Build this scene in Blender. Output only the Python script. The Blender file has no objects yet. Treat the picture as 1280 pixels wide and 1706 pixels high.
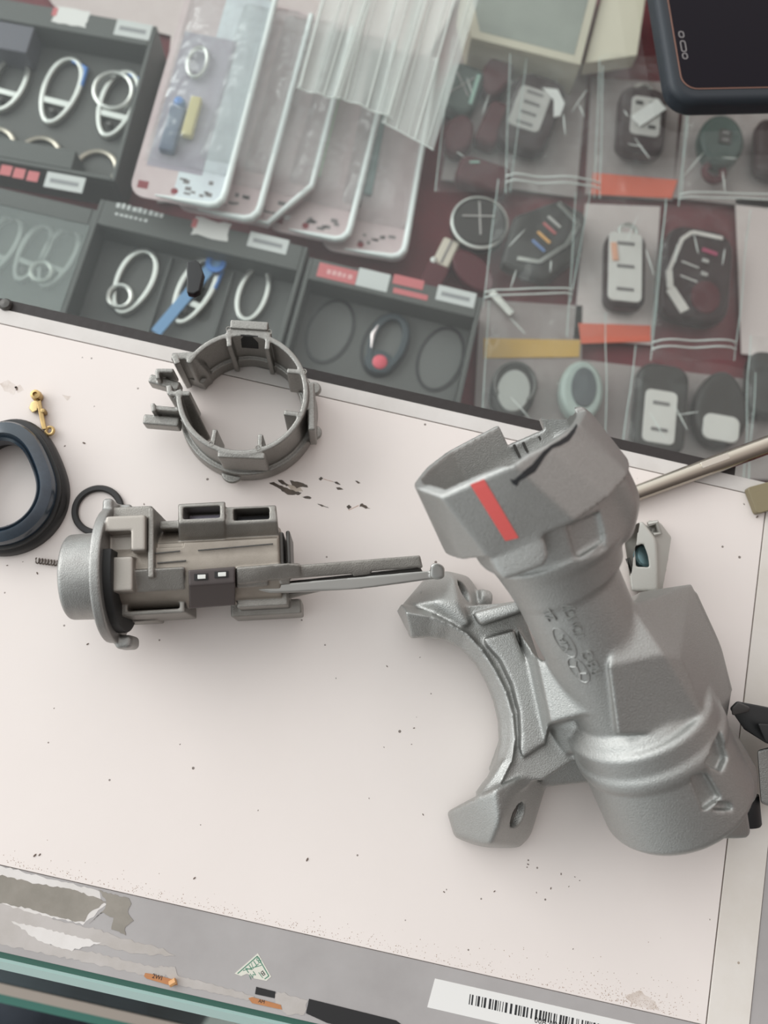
import bpy, bmesh, math, random
import numpy as np
from concurrent.futures import ThreadPoolExecutor
from mathutils import Vector, Matrix

random.seed(7)
rng = np.random.default_rng(7)
SC = bpy.context.scene
COL = SC.collection
S = 0.01                      # everything below is written in centimetres
R = math.radians

# ------------------------------------------------------------------ camera
FPX = 1350.0; PITCH = R(13.0); ROLL = R(12.8); DIST = 27.0
c_d = Vector((0, math.sin(PITCH), -math.cos(PITCH)))
c_u0 = Vector((0, math.cos(PITCH), math.sin(PITCH)))
c_r0 = Vector((1, 0, 0))
c_r = c_r0 * math.cos(ROLL) + c_u0 * math.sin(ROLL)
c_u = -c_r0 * math.sin(ROLL) + c_u0 * math.cos(ROLL)
CAM = -DIST * c_d
cam_data = bpy.data.cameras.new('camera')
cam = bpy.data.objects.new('camera', cam_data); COL.objects.link(cam)
m = Matrix.Identity(4)
for i in range(3):
    m[i][0] = c_r[i]; m[i][1] = c_u[i]; m[i][2] = -c_d[i]; m[i][3] = CAM[i] * S
cam.matrix_world = m
cam_data.sensor_fit = 'VERTICAL'; cam_data.sensor_height = 36.0; cam_data.sensor_width = 27.0
cam_data.lens = FPX * 36.0 / 1706.0
cam_data.clip_start = 0.005; cam_data.clip_end = 50
cam_data.dof.use_dof = True
cam_data.dof.focus_distance = 0.245
cam_data.dof.aperture_fstop = cam_data.lens / 2.9
SC.camera = cam

# ------------------------------------------------------------------ light
SC.view_settings.view_transform = 'Standard'
SC.view_settings.look = 'None'
SC.view_settings.gamma = 1.0
SC.view_settings.use_curve_mapping = False
SC.view_settings.exposure = 0.0

W = bpy.data.worlds.new('shop_daylight'); SC.world = W; W.use_nodes = True
nt = W.node_tree; nt.nodes.clear()
def wn(t, **k):
    n = nt.nodes.new(t)
    for a, b in k.items(): setattr(n, a, b)
    return n
tc = wn('ShaderNodeTexCoord'); sep = wn('ShaderNodeSeparateXYZ')
nt.links.new(tc.outputs['Generated'], sep.inputs[0])
rampx = wn('ShaderNodeValToRGB')      # left (open shop front) bright, right (shelving) dim
mx = wn('ShaderNodeMath', operation='MULTIPLY_ADD'); mx.inputs[1].default_value = 0.5; mx.inputs[2].default_value = 0.5
nt.links.new(sep.outputs['X'], mx.inputs[0]); nt.links.new(mx.outputs[0], rampx.inputs[0])
def ramp(r, stops):
    el = r.color_ramp.elements
    el[0].position, el[0].color = stops[0][0], (*stops[0][1], 1)
    el[1].position, el[1].color = stops[-1][0], (*stops[-1][1], 1)
    for p_, c_ in stops[1:-1]: el.new(p_).color = (*c_, 1)
ramp(rampx, [(0.0, (1.15, 1.26, 1.30)), (0.30, (1.02, 1.08, 1.08)), (0.52, (0.90, 0.90, 0.885)), (0.66, (0.60, 0.56, 0.545)), (1.0, (0.30, 0.245, 0.23))])
rampy = wn('ShaderNodeValToRGB')      # deep into the shop (towards the photographer) dim, street side bright
my = wn('ShaderNodeMath', operation='MULTIPLY_ADD'); my.inputs[1].default_value = 0.5; my.inputs[2].default_value = 0.5
nt.links.new(sep.outputs['Y'], my.inputs[0]); nt.links.new(my.outputs[0], rampy.inputs[0])
ramp(rampy, [(0.0, (0.24,) * 3), (0.24, (0.28,) * 3), (0.40, (0.60,) * 3), (0.52, (0.98,) * 3), (0.75, (1.15,) * 3), (1.0, (1.35,) * 3)])
mixc = wn('ShaderNodeMix', data_type='RGBA', blend_type='MULTIPLY'); mixc.inputs['Factor'].default_value = 1.0
opn = wn('ShaderNodeMapRange'); opn.inputs['From Min'].default_value = -0.75; opn.inputs['From Max'].default_value = -0.05
opn.inputs['To Min'].default_value = 0.15; opn.inputs['To Max'].default_value = 1.0
nt.links.new(sep.outputs['X'], opn.inputs['Value'])
soft = wn('ShaderNodeMix', data_type='RGBA'); soft.inputs['A'].default_value = (0.95, 0.95, 0.95, 1)
nt.links.new(opn.outputs[0], soft.inputs['Factor']); nt.links.new(rampy.outputs[0], soft.inputs['B'])
nt.links.new(rampx.outputs[0], mixc.inputs['A']); nt.links.new(soft.outputs['Result'], mixc.inputs['B'])
bg = wn('ShaderNodeBackground'); bg.inputs[1].default_value = 1.28
nt.links.new(mixc.outputs['Result'], bg.inputs[0])
wo = wn('ShaderNodeOutputWorld'); nt.links.new(bg.outputs[0], wo.inputs[0])

def area(name, loc, target, size, power, col):
    l = bpy.data.lights.new(name, 'AREA'); l.shape = 'RECTANGLE'
    l.size = size[0]; l.size_y = size[1]; l.energy = power; l.color = col
    o = bpy.data.objects.new(name, l); COL.objects.link(o)
    o.location = loc
    o.rotation_euler = (Vector(target) - Vector(loc)).to_track_quat('-Z', 'Y').to_euler()
    return o
area('window_daylight', (-2.3, 0.55, 1.25), (0, 0, 0), (2.4, 1.5), 44, (1.0, 0.99, 0.97))

# ------------------------------------------------------------------ pixel -> place
def ray(px, py):
    return (c_d * FPX + c_r * (px - 640.0) + c_u * (853.0 - py)).normalized()
def at(px, py, z=0.0):
    r = ray(px, py)
    return CAM + r * ((z - CAM.z) / r.z)

# ------------------------------------------------------------------ materials
MATS = {}
def mat(name, col, rough=0.5, metal=0.0, spec=0.5, bump=None, var=None, coat=0.0, emit=None, alpha=1.0, sheen=0.0):
    if name in MATS: return MATS[name]
    M = bpy.data.materials.new(name); M.use_nodes = True
    t = M.node_tree; b = t.nodes['Principled BSDF']
    b.inputs['Base Color'].default_value = (*col, 1)
    b.inputs['Roughness'].default_value = rough
    b.inputs['Metallic'].default_value = metal
    b.inputs['Specular IOR Level'].default_value = spec
    b.inputs['Coat Weight'].default_value = coat
    b.inputs['Alpha'].default_value = alpha
    co = t.nodes.new('ShaderNodeTexCoord')
    if var:                                   # (scale, second colour, contrast low, high)
        n = t.nodes.new('ShaderNodeTexNoise'); n.inputs['Scale'].default_value = var[0]
        n.inputs['Detail'].default_value = 6; n.inputs['Roughness'].default_value = 0.65
        t.links.new(co.outputs['Object'], n.inputs['Vector'])
        rp = t.nodes.new('ShaderNodeValToRGB')
        rp.color_ramp.elements[0].position = var[2]; rp.color_ramp.elements[0].color = (*var[1], 1)
        rp.color_ramp.elements[1].position = var[3]; rp.color_ramp.elements[1].color = (*col, 1)
        t.links.new(n.outputs['Fac'], rp.inputs[0]); t.links.new(rp.outputs[0], b.inputs['Base Color'])
    if bump:                                  # (scale, strength, distance)
        n = t.nodes.new('ShaderNodeTexNoise'); n.inputs['Scale'].default_value = bump[0]
        n.inputs['Detail'].default_value = 3
        t.links.new(co.outputs['Object'], n.inputs['Vector'])
        bp = t.nodes.new('ShaderNodeBump'); bp.inputs['Strength'].default_value = bump[1]
        bp.inputs['Distance'].default_value = bump[2]
        t.links.new(n.outputs['Fac'], bp.inputs['Height']); t.links.new(bp.outputs[0], b.inputs['Normal'])
    if emit:
        b.inputs['Emission Color'].default_value = (*emit[0], 1); b.inputs['Emission Strength'].default_value = emit[1]
    MATS[name] = M
    return M

def clear_mat(name, tint=(1, 1, 1), milky=0.0, milk_col=(0.8, 0.82, 0.8), rough=0.03, ior=1.5, bump=None, gain=1.0):
    """thin clear sheet: see-through, with mirror reflection that grows at grazing angles"""
    if name in MATS: return MATS[name]
    M = bpy.data.materials.new(name); M.use_nodes = True
    t = M.node_tree; t.nodes.clear()
    out = t.nodes.new('ShaderNodeOutputMaterial')
    tr = t.nodes.new('ShaderNodeBsdfTransparent'); tr.inputs[0].default_value = (*tint, 1)
    gl = t.nodes.new('ShaderNodeBsdfGlossy'); gl.inputs['Roughness'].default_value = rough
    lw = t.nodes.new('ShaderNodeLayerWeight'); lw.inputs['Blend'].default_value = 0.5
    pw = t.nodes.new('ShaderNodeMath'); pw.operation = 'POWER'; pw.inputs[1].default_value = 5.0
    t.links.new(lw.outputs['Facing'], pw.inputs[0])
    f0 = ((ior - 1) / (ior + 1)) ** 2 * gain
    g = t.nodes.new('ShaderNodeMath'); g.operation = 'MULTIPLY_ADD'; g.inputs[1].default_value = 1 - f0; g.inputs[2].default_value = f0; g.use_clamp = True
    t.links.new(pw.outputs[0], g.inputs[0])
    base = tr
    if milky > 0:
        df = t.nodes.new('ShaderNodeBsdfDiffuse'); df.inputs[0].default_value = (*milk_col, 1)
        m0 = t.nodes.new('ShaderNodeMixShader'); m0.inputs[0].default_value = milky
        t.links.new(tr.outputs[0], m0.inputs[1]); t.links.new(df.outputs[0], m0.inputs[2]); base = m0
    mx_ = t.nodes.new('ShaderNodeMixShader')
    t.links.new(g.outputs[0], mx_.inputs[0]); t.links.new(base.outputs[0], mx_.inputs[1]); t.links.new(gl.outputs[0], mx_.inputs[2])
    if bump:
        co = t.nodes.new('ShaderNodeTexCoord')
        n = t.nodes.new('ShaderNodeTexNoise'); n.inputs['Scale'].default_value = bump[0]; n.inputs['Detail'].default_value = 2
        t.links.new(co.outputs['Object'], n.inputs['Vector'])
        bp = t.nodes.new('ShaderNodeBump'); bp.inputs['Strength'].default_value = bump[1]; bp.inputs['Distance'].default_value = bump[2]
        t.links.new(n.outputs['Fac'], bp.inputs['Height'])
        t.links.new(bp.outputs[0], gl.inputs['Normal'])
    t.links.new(mx_.outputs[0], out.inputs[0])
    MATS[name] = M
    return M

CAST = mat('cast_zinc', (0.47, 0.47, 0.455), 0.42, 0.85, bump=(3000, 0.6, 0.0003), var=(2600, (0.35, 0.345, 0.33), 0.25, 0.75))
CASTD = mat('worn_die_cast', (0.36, 0.34, 0.315), 0.46, 0.75, bump=(3000, 0.5, 0.00025), var=(80, (0.25, 0.235, 0.215), 0.3, 0.75))
CASTR = mat('grey_die_cast', (0.39, 0.385, 0.37), 0.42, 0.8, bump=(3000, 0.5, 0.00025), var=(90, (0.27, 0.26, 0.25), 0.3, 0.7))
STEEL = mat('bright_steel', (0.62, 0.61, 0.58), 0.22, 1.0)
CHROME = mat('plated_shaft', (0.55, 0.51, 0.45), 0.25, 1.0, var=(40, (0.36, 0.33, 0.28), 0.3, 0.6))
DARKST = mat('dark_steel', (0.10, 0.095, 0.09), 0.4, 0.7)
BLACKP = mat('black_plastic', (0.018, 0.018, 0.019), 0.38)
BLACKM = mat('matt_black', (0.012, 0.011, 0.011), 0.7)
WHITEP = mat('white_paper', (0.78, 0.76, 0.74), 0.7)
INK = mat('black_ink', (0.02, 0.02, 0.022), 0.7)
REDP = mat('red_print', (0.62, 0.10, 0.11), 0.6)
SILVER = mat('silver_metal', (0.60, 0.60, 0.57), 0.28, 0.9)
GREYP = mat('grey_plastic', (0.16, 0.165, 0.16), 0.45)
TRAY = mat('charcoal_tray', (0.085, 0.088, 0.082), 0.5)
TRAYIN = mat('charcoal_foam', (0.125, 0.125, 0.12), 0.8)

# ------------------------------------------------------------------ mesh helpers (centimetres, local to the thing)
def V(*a): return Vector(a)
def thing(name, label, cat, loc=(0, 0, 0), rotz=0.0, group=None):
    o = bpy.data.objects.new(name, None); COL.objects.link(o)
    o.empty_display_size = 0.01
    o.location = Vector(loc) * S; o.rotation_euler = (0, 0, rotz)
    o['label'] = label; o['category'] = cat
    if group: o['group'] = group
    return o
def tag(o, label, cat, group=None, kind=None):
    o['label'] = label; o['category'] = cat
    if group: o['group'] = group
    if kind: o['kind'] = kind
    return o
def link(name, me, m, parent=None, loc=None, rotz=0.0):
    o = bpy.data.objects.new(name, me); COL.objects.link(o)
    if m is not None: me.materials.append(m)
    if parent: o.parent = parent
    if loc is not None: o.location = Vector(loc) * S
    o.rotation_euler = (0, 0, rotz)
    return o
def obj(name, bm, m, parent=None, loc=None, rotz=0.0, smooth=False, bevel=0.0, seg=2, flip=True):
    if flip: bmesh.ops.recalc_face_normals(bm, faces=bm.faces)
    for v in bm.verts: v.co *= S
    if smooth:
        for f in bm.faces: f.smooth = True
    me = bpy.data.meshes.new(name); bm.to_mesh(me); bm.free()
    o = link(name, me, m, parent, loc, rotz)
    if bevel > 0:
        b = o.modifiers.new('bevel', 'BEVEL'); b.width = bevel * S; b.segments = seg; b.limit_method = 'ANGLE'; b.angle_limit = R(35)
        for p in me.polygons: p.use_smooth = True
        w = o.modifiers.new('wn', 'WEIGHTED_NORMAL'); w.keep_sharp = True
    elif smooth:
        me.set_sharp_from_angle(angle=R(40))
    return o
def BM(): return bmesh.new()
def box(bm, x0, y0, z0, x1, y1, z1, mtx=None):
    vs = [bm.verts.new((x, y, z)) for z in (z0, z1) for y in (y0, y1) for x in (x0, x1)]
    for f in ((0, 2, 3, 1), (4, 5, 7, 6), (0, 1, 5, 4), (2, 6, 7, 3), (0, 4, 6, 2), (1, 3, 7, 5)):
        bm.faces.new([vs[i] for i in f])
    if mtx is not None:
        for v in vs: v.co = mtx @ v.co
    return bm
def prism(bm, pts, z0, z1):
    """vertical prism on a 2-D outline; z0, z1 may be numbers"""
    lo = [bm.verts.new((p[0], p[1], z0)) for p in pts]; hi = [bm.verts.new((p[0], p[1], z1)) for p in pts]
    n = len(pts)
    bm.faces.new(lo[::-1]); bm.faces.new(hi)
    for i in range(n):
        bm.faces.new((lo[i], lo[(i + 1) % n], hi[(i + 1) % n], hi[i]))
    return bm
def ringprism(bm, outer, inner, z0, z1):
    n = len(outer)
    A = [[bm.verts.new((p[0], p[1], z)) for p in P] for P in (outer, inner) for z in (z0, z1)]
    ol, oh, il, ih = A
    for i in range(n):
        j = (i + 1) % n
        bm.faces.new((ol[i], ol[j], oh[j], oh[i])); bm.faces.new((il[j], il[i], ih[i], ih[j]))
        bm.faces.new((oh[i], oh[j], ih[j], ih[i])); bm.faces.new((ol[j], ol[i], il[i], il[j]))
    return bm
def rrect(x0, y0, x1, y1, r, n=5):
    out = []
    for cx, cy, a0 in ((x1 - r, y1 - r, 0), (x0 + r, y1 - r, 90), (x0 + r, y0 + r, 180), (x1 - r, y0 + r, 270)):
        for k in range(n + 1):
            a = R(a0 + 90 * k / n); out.append((cx + r * math.cos(a), cy + r * math.sin(a)))
    return out
def oval(cx, cy, rx, ry, n=40, rot=0.0, egg=0.0):
    out = []
    for k in range(n):
        a = 2 * math.pi * k / n
        x = rx * math.cos(a); y = ry * math.sin(a)
        x *= 1 + egg * math.sin(a)
        out.append((cx + x * math.cos(rot) - y * math.sin(rot), cy + x * math.sin(rot) + y * math.cos(rot)))
    return out
def tube(bm, pts, r, n=10, closed=False, caps=True):
    P = [Vector(p) for p in pts]; N = len(P); rr = r if hasattr(r, '__len__') else [r] * N
    rings = []; up = None
    for i in range(N):
        a = P[i - 1] if (i > 0 or closed) else P[i]; b = P[(i + 1) % N] if (i < N - 1 or closed) else P[i]
        d = (b - a).normalized()
        if up is None:
            up = Vector((0, 0, 1)) if abs(d.z) < 0.9 else Vector((1, 0, 0))
        s = d.cross(up).normalized(); up = s.cross(d).normalized()
        rings.append([bm.verts.new(P[i] + (s * math.cos(2 * math.pi * k / n) + up * math.sin(2 * math.pi * k / n)) * rr[i]) for k in range(n)])
    for i in range(N if closed else N - 1):
        A = rings[i]; B = rings[(i + 1) % N]
        for k in range(n):
            bm.faces.new((A[k], A[(k + 1) % n], B[(k + 1) % n], B[k]))
    if caps and not closed:
        bm.faces.new(rings[0][::-1]); bm.faces.new(rings[-1])
    return bm
def lathe(bm, prof, n=48, mtx=None, closed=False, sx=None):
    """prof: (radius, height) pairs round local z"""
    rings = []
    for (r, h) in prof:
        ring = []
        for k in range(n):
            a = 2 * math.pi * k / n
            f = sx(a) if sx else 1.0
            p = Vector((r * f * math.cos(a), r * f * math.sin(a), h))
            ring.append(bm.verts.new(mtx @ p if mtx is not None else p))
        rings.append(ring)
    m_ = len(rings)
    for i in range(m_ if closed else m_ - 1):
        A = rings[i]; B = rings[(i + 1) % m_]
        for k in range(n):
            bm.faces.new((A[k], A[(k + 1) % n], B[(k + 1) % n], B[k]))
    if not closed:
        if prof[0][0] > 1e-6: bm.faces.new(rings[0][::-1])
        if prof[-1][0] > 1e-6: bm.faces.new(rings[-1])
    return bm
def frame(zdir, xdir=(1, 0, 0), o=(0, 0, 0)):
    z = Vector(zdir).normalized(); x = Vector(xdir); x = (x - z * x.dot(z)).normalized(); y = z.cross(x)
    M_ = Matrix.Identity(4)
    for i in range(3): M_[i][0] = x[i]; M_[i][1] = y[i]; M_[i][2] = z[i]; M_[i][3] = o[i]
    return M_
def text_mesh(name, s, size, m, parent, mtx, extrude=0.01, sx=1.0):
    """writing as a real solid mesh; mtx places it (cm) in the parent's frame"""
    cu = bpy.data.curves.new(name, 'FONT'); cu.body = s; cu.size = size * S; cu.extrude = extrude * S
    cu.align_x = 'CENTER'; cu.align_y = 'CENTER'; cu.resolution_u = 3
    to = bpy.data.objects.new('tmp_text', cu); COL.objects.link(to)
    me = bpy.data.meshes.new_from_object(to.evaluated_get(bpy.context.evaluated_depsgraph_get()))
    bpy.data.objects.remove(to); bpy.data.curves.remove(cu)
    M_ = mtx.copy(); M_.translation = M_.translation * S
    me.transform(M_ @ Matrix.Diagonal((sx, 1, 1, 1)))
    me.materials.clear(); me.name = name
    return link(name, me, m, parent)

# ------------------------------------------------------------------ signed-distance modelling for the castings
def sd_box(c, h, r=0.0, ax=None):
    c = Vector(c); h = [max(k - r, 1e-4) for k in h]
    ax = ax or ((1, 0, 0), (0, 1, 0), (0, 0, 1))
    def f(X, Y, Z):
        x = X - c.x; y = Y - c.y; z = Z - c.z
        if ax == ((1, 0, 0), (0, 1, 0), (0, 0, 1)): q = (x, y, z)
        else: q = [x * a[0] + y * a[1] + z * a[2] for a in ax]
        d = [np.abs(q[i]) - h[i] for i in range(3)]
        o = np.sqrt(np.maximum(d[0], 0) ** 2 + np.maximum(d[1], 0) ** 2 + np.maximum(d[2], 0) ** 2)
        return o + np.minimum(np.maximum(d[0], np.maximum(d[1], d[2])), 0) - r
    return f
def sd_b(x0, y0, z0, x1, y1, z1, r=0.03):
    return sd_box(((x0 + x1) / 2, (y0 + y1) / 2, (z0 + z1) / 2), (abs(x1 - x0) / 2, abs(y1 - y0) / 2, abs(z1 - z0) / 2), r)
def sd_cyl(p0, p1, r0, r1=None, rd=0.0):
    p0 = Vector(p0); p1 = Vector(p1); L = (p1 - p0).length; a = (p1 - p0) / L
    r1 = r0 if r1 is None else r1
    def f(X, Y, Z):
        x = X - p0.x; y = Y - p0.y; z = Z - p0.z
        t = x * a.x + y * a.y + z * a.z
        q = np.sqrt(np.maximum(x * x + y * y + z * z - t * t, 0))
        rad = r0 + (r1 - r0) * np.clip(t / L, 0, 1)
        dr = q - rad + rd; dz = np.abs(t - L / 2) - L / 2 + rd
        return np.sqrt(np.maximum(dr, 0) ** 2 + np.maximum(dz, 0) ** 2) + np.minimum(np.maximum(dr, dz), 0) - rd
    return f
def smin(a, b, k):
    if k <= 0: return np.minimum(a, b)
    h = np.maximum(k - np.abs(a - b), 0) / k
    return np.minimum(a, b) - h * h * k * 0.25
def smax(a, b, k): return -smin(-a, -b, k)
def sd_hull(pts, k=0.08):
    bm = bmesh.new()
    for p in pts: bm.verts.new(p)
    bmesh.ops.convex_hull(bm, input=bm.verts)
    bmesh.ops.dissolve_limit(bm, angle_limit=R(3), verts=bm.verts, edges=bm.edges)
    c = sum((Vector(p) for p in pts), Vector()) / len(pts)
    pl = []
    for fc in bm.faces:
        n = fc.normal.copy(); p = fc.calc_center_median()
        if n.dot(p - c) < 0: n = -n
        pl.append((n, n.dot(p)))
    bm.free()
    def f(X, Y, Z):
        o = None
        for n, d in pl:
            v = X * n.x + Y * n.y + Z * n.z - d
            o = v if o is None else smax(o, v, k)
        return o
    return f
def sd_poly(pts, z0, z1, r=0.0, k=0.05):
    pts = [(p[0], p[1]) for p in pts]; n = len(pts)
    def f(X, Y, Z):
        d = None; s = None
        for i in range(n):
            ax_, ay = pts[i]; bx, by = pts[i - 1]
            ex = bx - ax_; ey = by - ay; wx = X - ax_; wy = Y - ay
            t = np.clip((wx * ex + wy * ey) / (ex * ex + ey * ey + 1e-12), 0, 1)
            dd = (wx - ex * t) ** 2 + (wy - ey * t) ** 2
            d = dd if d is None else np.minimum(d, dd)
            c1 = Y >= ay; c2 = Y < by; c3 = ex * wy > ey * wx
            fl = (c1 & c2 & c3) | (~c1 & ~c2 & ~c3)
            sg = np.where(fl, -1.0, 1.0); s = sg if s is None else s * sg
        d2 = s * np.sqrt(d) - r
        dz = np.abs(Z - (z0 + z1) / 2) - (z1 - z0) / 2
        return smax(d2 + 0 * dz, dz + 0 * d2, k)
    return f
def U(*fs, k=0.0):
    def f(X, Y, Z):
        o = None
        for g in fs:
            v = g(X, Y, Z); o = v if o is None else smin(o, v, k)
        return o
    return f
def D(a, *bs, k=0.0):
    def f(X, Y, Z):
        o = a(X, Y, Z)
        for b in bs: o = smax(o, -b(X, Y, Z), k)
        return o
    return f
def I(*fs, k=0.0):
    def f(X, Y, Z):
        o = None
        for g in fs:
            v = g(X, Y, Z); o = v if o is None else smax(o, v, k)
        return o
    return f
def xf(f, M_):
    """f seen through a placement matrix"""
    Mi = M_.inverted()
    def g(X, Y, Z):
        return f(Mi[0][0] * X + Mi[0][1] * Y + Mi[0][2] * Z + Mi[0][3], Mi[1][0] * X + Mi[1][1] * Y + Mi[1][2] * Z + Mi[1][3],
                 Mi[2][0] * X + Mi[2][1] * Y + Mi[2][2] * Z + Mi[2][3])
    return g
def surface_nets(F, lo, h):
    nx, ny, nz = F.shape
    ins = F < 0
    cnt = np.zeros((nx - 1, ny - 1, nz - 1), np.int8)
    offs = [(i, j, k) for i in (0, 1) for j in (0, 1) for k in (0, 1)]
    for i, j, k in offs: cnt += ins[i:nx - 1 + i, j:ny - 1 + j, k:nz - 1 + k]
    act = (cnt > 0) & (cnt < 8)
    ii = np.argwhere(act); N = len(ii)
    idx = np.full(act.shape, -1, np.int64); idx[act] = np.arange(N)
    vals = np.stack([F[ii[:, 0] + i, ii[:, 1] + j, ii[:, 2] + k] for i, j, k in offs], 1)
    acc = np.zeros((N, 3)); c = np.zeros(N)
    for a in range(8):
        for b in range(a + 1, 8):
            if sum(abs(offs[a][q] - offs[b][q]) for q in range(3)) != 1: continue
            fa = vals[:, a]; fb = vals[:, b]; m_ = (fa < 0) != (fb < 0)
            t = np.where(m_, fa / np.where(m_, fa - fb, 1), 0)[:, None]
            p = np.array(offs[a]) + t * (np.array(offs[b]) - np.array(offs[a]))
            acc[m_] += p[m_]; c[m_] += 1
    v = np.array(lo) + h * (ii + acc / c[:, None])
    faces = []
    for ax in range(3):
        o1 = (ax + 1) % 3; o2 = (ax + 2) % 3
        sl0 = [slice(None)] * 3; sl1 = [slice(None)] * 3
        sl0[ax] = slice(0, -1); sl1[ax] = slice(1, None)
        A = ins[tuple(sl0)]; B = ins[tuple(sl1)]
        ch = A != B
        p = np.argwhere(ch)
        ok = (p[:, o1] > 0) & (p[:, o2] > 0) & (p[:, o1] < F.shape[o1] - 1) & (p[:, o2] < F.shape[o2] - 1)
        p = p[ok]
        st = A[p[:, 0], p[:, 1], p[:, 2]]
        def cell(d1, d2):
            q = p.copy(); q[:, o1] -= d1; q[:, o2] -= d2
            return idx[q[:, 0], q[:, 1], q[:, 2]]
        qd = np.stack([cell(1, 1), cell(0, 1), cell(0, 0), cell(1, 0)], 1)
        qd[~st] = qd[~st][:, ::-1]
        faces.append(qd)
    return v, np.concatenate(faces)
def cast(parent, parts, lo, hi, h, k=0.0, cut=None, relax=1):
    """parts: list of (name, sdf, material). One continuous surface, split into named parts where each shape dominates."""
    n = [int(math.ceil((hi[i] - lo[i]) / h)) + 1 for i in range(3)]
    X = (lo[0] + h * np.arange(n[0], dtype=np.float32))[:, None, None]
    Y = (lo[1] + h * np.arange(n[1], dtype=np.float32))[None, :, None]
    Z = (lo[2] + h * np.arange(n[2], dtype=np.float32))[None, None, :]
    F = np.empty(n, np.float32)
    def slab(i0):
        Xs = X[i0:i0 + 12]; G_ = None
        for nm, f, m_ in parts:
            v_ = f(Xs, Y, Z); G_ = v_ if G_ is None else smin(G_, v_, k)
        if cut:
            for c_ in cut: G_ = smax(G_, -c_(Xs, Y, Z), 0.03)
        F[i0:i0 + 12] = G_
    with ThreadPoolExecutor(4) as ex: list(ex.map(slab, range(0, n[0], 12)))
    v, q = surface_nets(np.ascontiguousarray(F), lo, h)
    for _ in range(relax):                       # light smoothing takes the voxel jitter off the edges
        acc = np.zeros_like(v); c = np.zeros(len(v))
        for a in range(4):
            b = (a + 1) % 4
            np.add.at(acc, q[:, a], v[q[:, b]]); np.add.at(c, q[:, a], 1)
            np.add.at(acc, q[:, b], v[q[:, a]]); np.add.at(c, q[:, b], 1)
        v = 0.5 * v + 0.5 * acc / np.maximum(c, 1)[:, None]
    fn = np.cross(v[q[:, 2]] - v[q[:, 0]], v[q[:, 3]] - v[q[:, 1]])
    vn = np.zeros_like(v)
    for a in range(4): np.add.at(vn, q[:, a], fn)
    vn /= np.linalg.norm(vn, axis=1)[:, None] + 1e-12
    ctr = v[q].mean(1)
    if len(parts) > 1:
        d = np.stack([np.broadcast_to(f(ctr[:, 0], ctr[:, 1], ctr[:, 2]), len(ctr)) for _, f, _ in parts], 1)
        own = d.argmin(1)
    else: own = np.zeros(len(q), int)
    out = []
    for i, (nm, f, m_) in enumerate(parts):
        qq = q[own == i]
        if not len(qq): continue
        u, inv = np.unique(qq, return_inverse=True); inv = inv.reshape(qq.shape)
        me = bpy.data.meshes.new(nm)
        me.vertices.add(len(u)); me.vertices.foreach_set('co', (v[u] * S).astype(np.float32).ravel())
        me.loops.add(len(qq) * 4); me.loops.foreach_set('vertex_index', inv.astype(np.int32).ravel())
        me.polygons.add(len(qq)); me.polygons.foreach_set('loop_start', np.arange(0, len(qq) * 4, 4, dtype=np.int32))
        me.polygons.foreach_set('use_smooth', np.ones(len(qq), bool))
        me.update(calc_edges=True); me.validate()
        me.normals_split_custom_set_from_vertices([tuple(x) for x in vn[u]])
        out.append(link(nm, me, m_, parent))
    return out
# ================================================================== the setting: floor and counter
ZG = -0.4                                # top face of the counter glass; the white panel (0.4 thick) lies on it
def lineY(px, py, z): return at(px, py, z).y
class Fr:
    """a place for a thing: loc in cm, turned by rotz; L() gives a picture point at height z in its own coordinates"""
    def __init__(s, loc, rotz=0.0):
        s.loc = Vector(loc); s.rot = rotz; s.c = math.cos(-rotz); s.s = math.sin(-rotz)
    def w2l(s, p):
        d = Vector(p) - s.loc
        return Vector((d.x * s.c - d.y * s.s, d.x * s.s + d.y * s.c, d.z))
    def L(s, px, py, z): return s.w2l(at(px, py, z))

fl = obj('floor', box(BM(), -260, -260, -88, 260, 260, -86), mat('floor_tile', (0.84, 0.82, 0.81), 0.3, var=(3, (0.76, 0.74, 0.73), 0.4, 0.6)))
fl['kind'] = 'structure'

counter = thing('display_counter', 'glass-topped display counter with a maroon cloth lining and green glass edges', 'counter', (0, 0, -86))
def cz(z): return z + 86
YF = lineY(240, 1632, ZG)                # front edge of the glass top
GLASS = clear_mat('counter_glass', (0.97, 0.985, 0.978), rough=0.005, ior=1.52, gain=0.72)
gt = obj('glass_top', box(BM(), -60, YF - 0.28, cz(ZG - 0.8), 60, 45, cz(ZG)), GLASS, counter)
bm = BM()
prof = [(YF - 0.28, ZG), (YF - 0.38, ZG - 0.03), (YF - 0.72, ZG - 0.40), (YF - 0.70, ZG - 0.72), (YF - 0.28, ZG - 0.8)]
a = [bm.verts.new((-60, y, cz(z))) for y, z in prof]; b = [bm.verts.new((60, y, cz(z))) for y, z in prof]
for i in range(5):
    bm.faces.new((a[i], a[(i + 1) % 5], b[(i + 1) % 5], b[i]))
bm.faces.new(a[::-1]); bm.faces.new(b)
obj('polished_edge', bm, mat('green_glass_edge', (0.42, 0.60, 0.56), 0.15, spec=0.6), gt)
obj('edge_band', box(BM(), -60, YF - 0.27, cz(ZG), 60, YF - 0.01, cz(ZG + 0.012)), mat('deep_green_glass', (0.05, 0.15, 0.115), 0.15), gt)
CLOTH = mat('maroon_cloth', (0.21, 0.045, 0.055), 0.9, var=(30, (0.13, 0.032, 0.038), 0.3, 0.7))
YB = at(640, 560, -12).y
obj('case_floor', box(BM(), -60, -16, cz(-13), 60, 45, cz(-12)), CLOTH, counter)
obj('back_panel', box(BM(), -60, 44, cz(-13), 60, 45, cz(ZG - 0.8)), mat('cream_laminate', (0.62, 0.57, 0.5), 0.5), counter)
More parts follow.
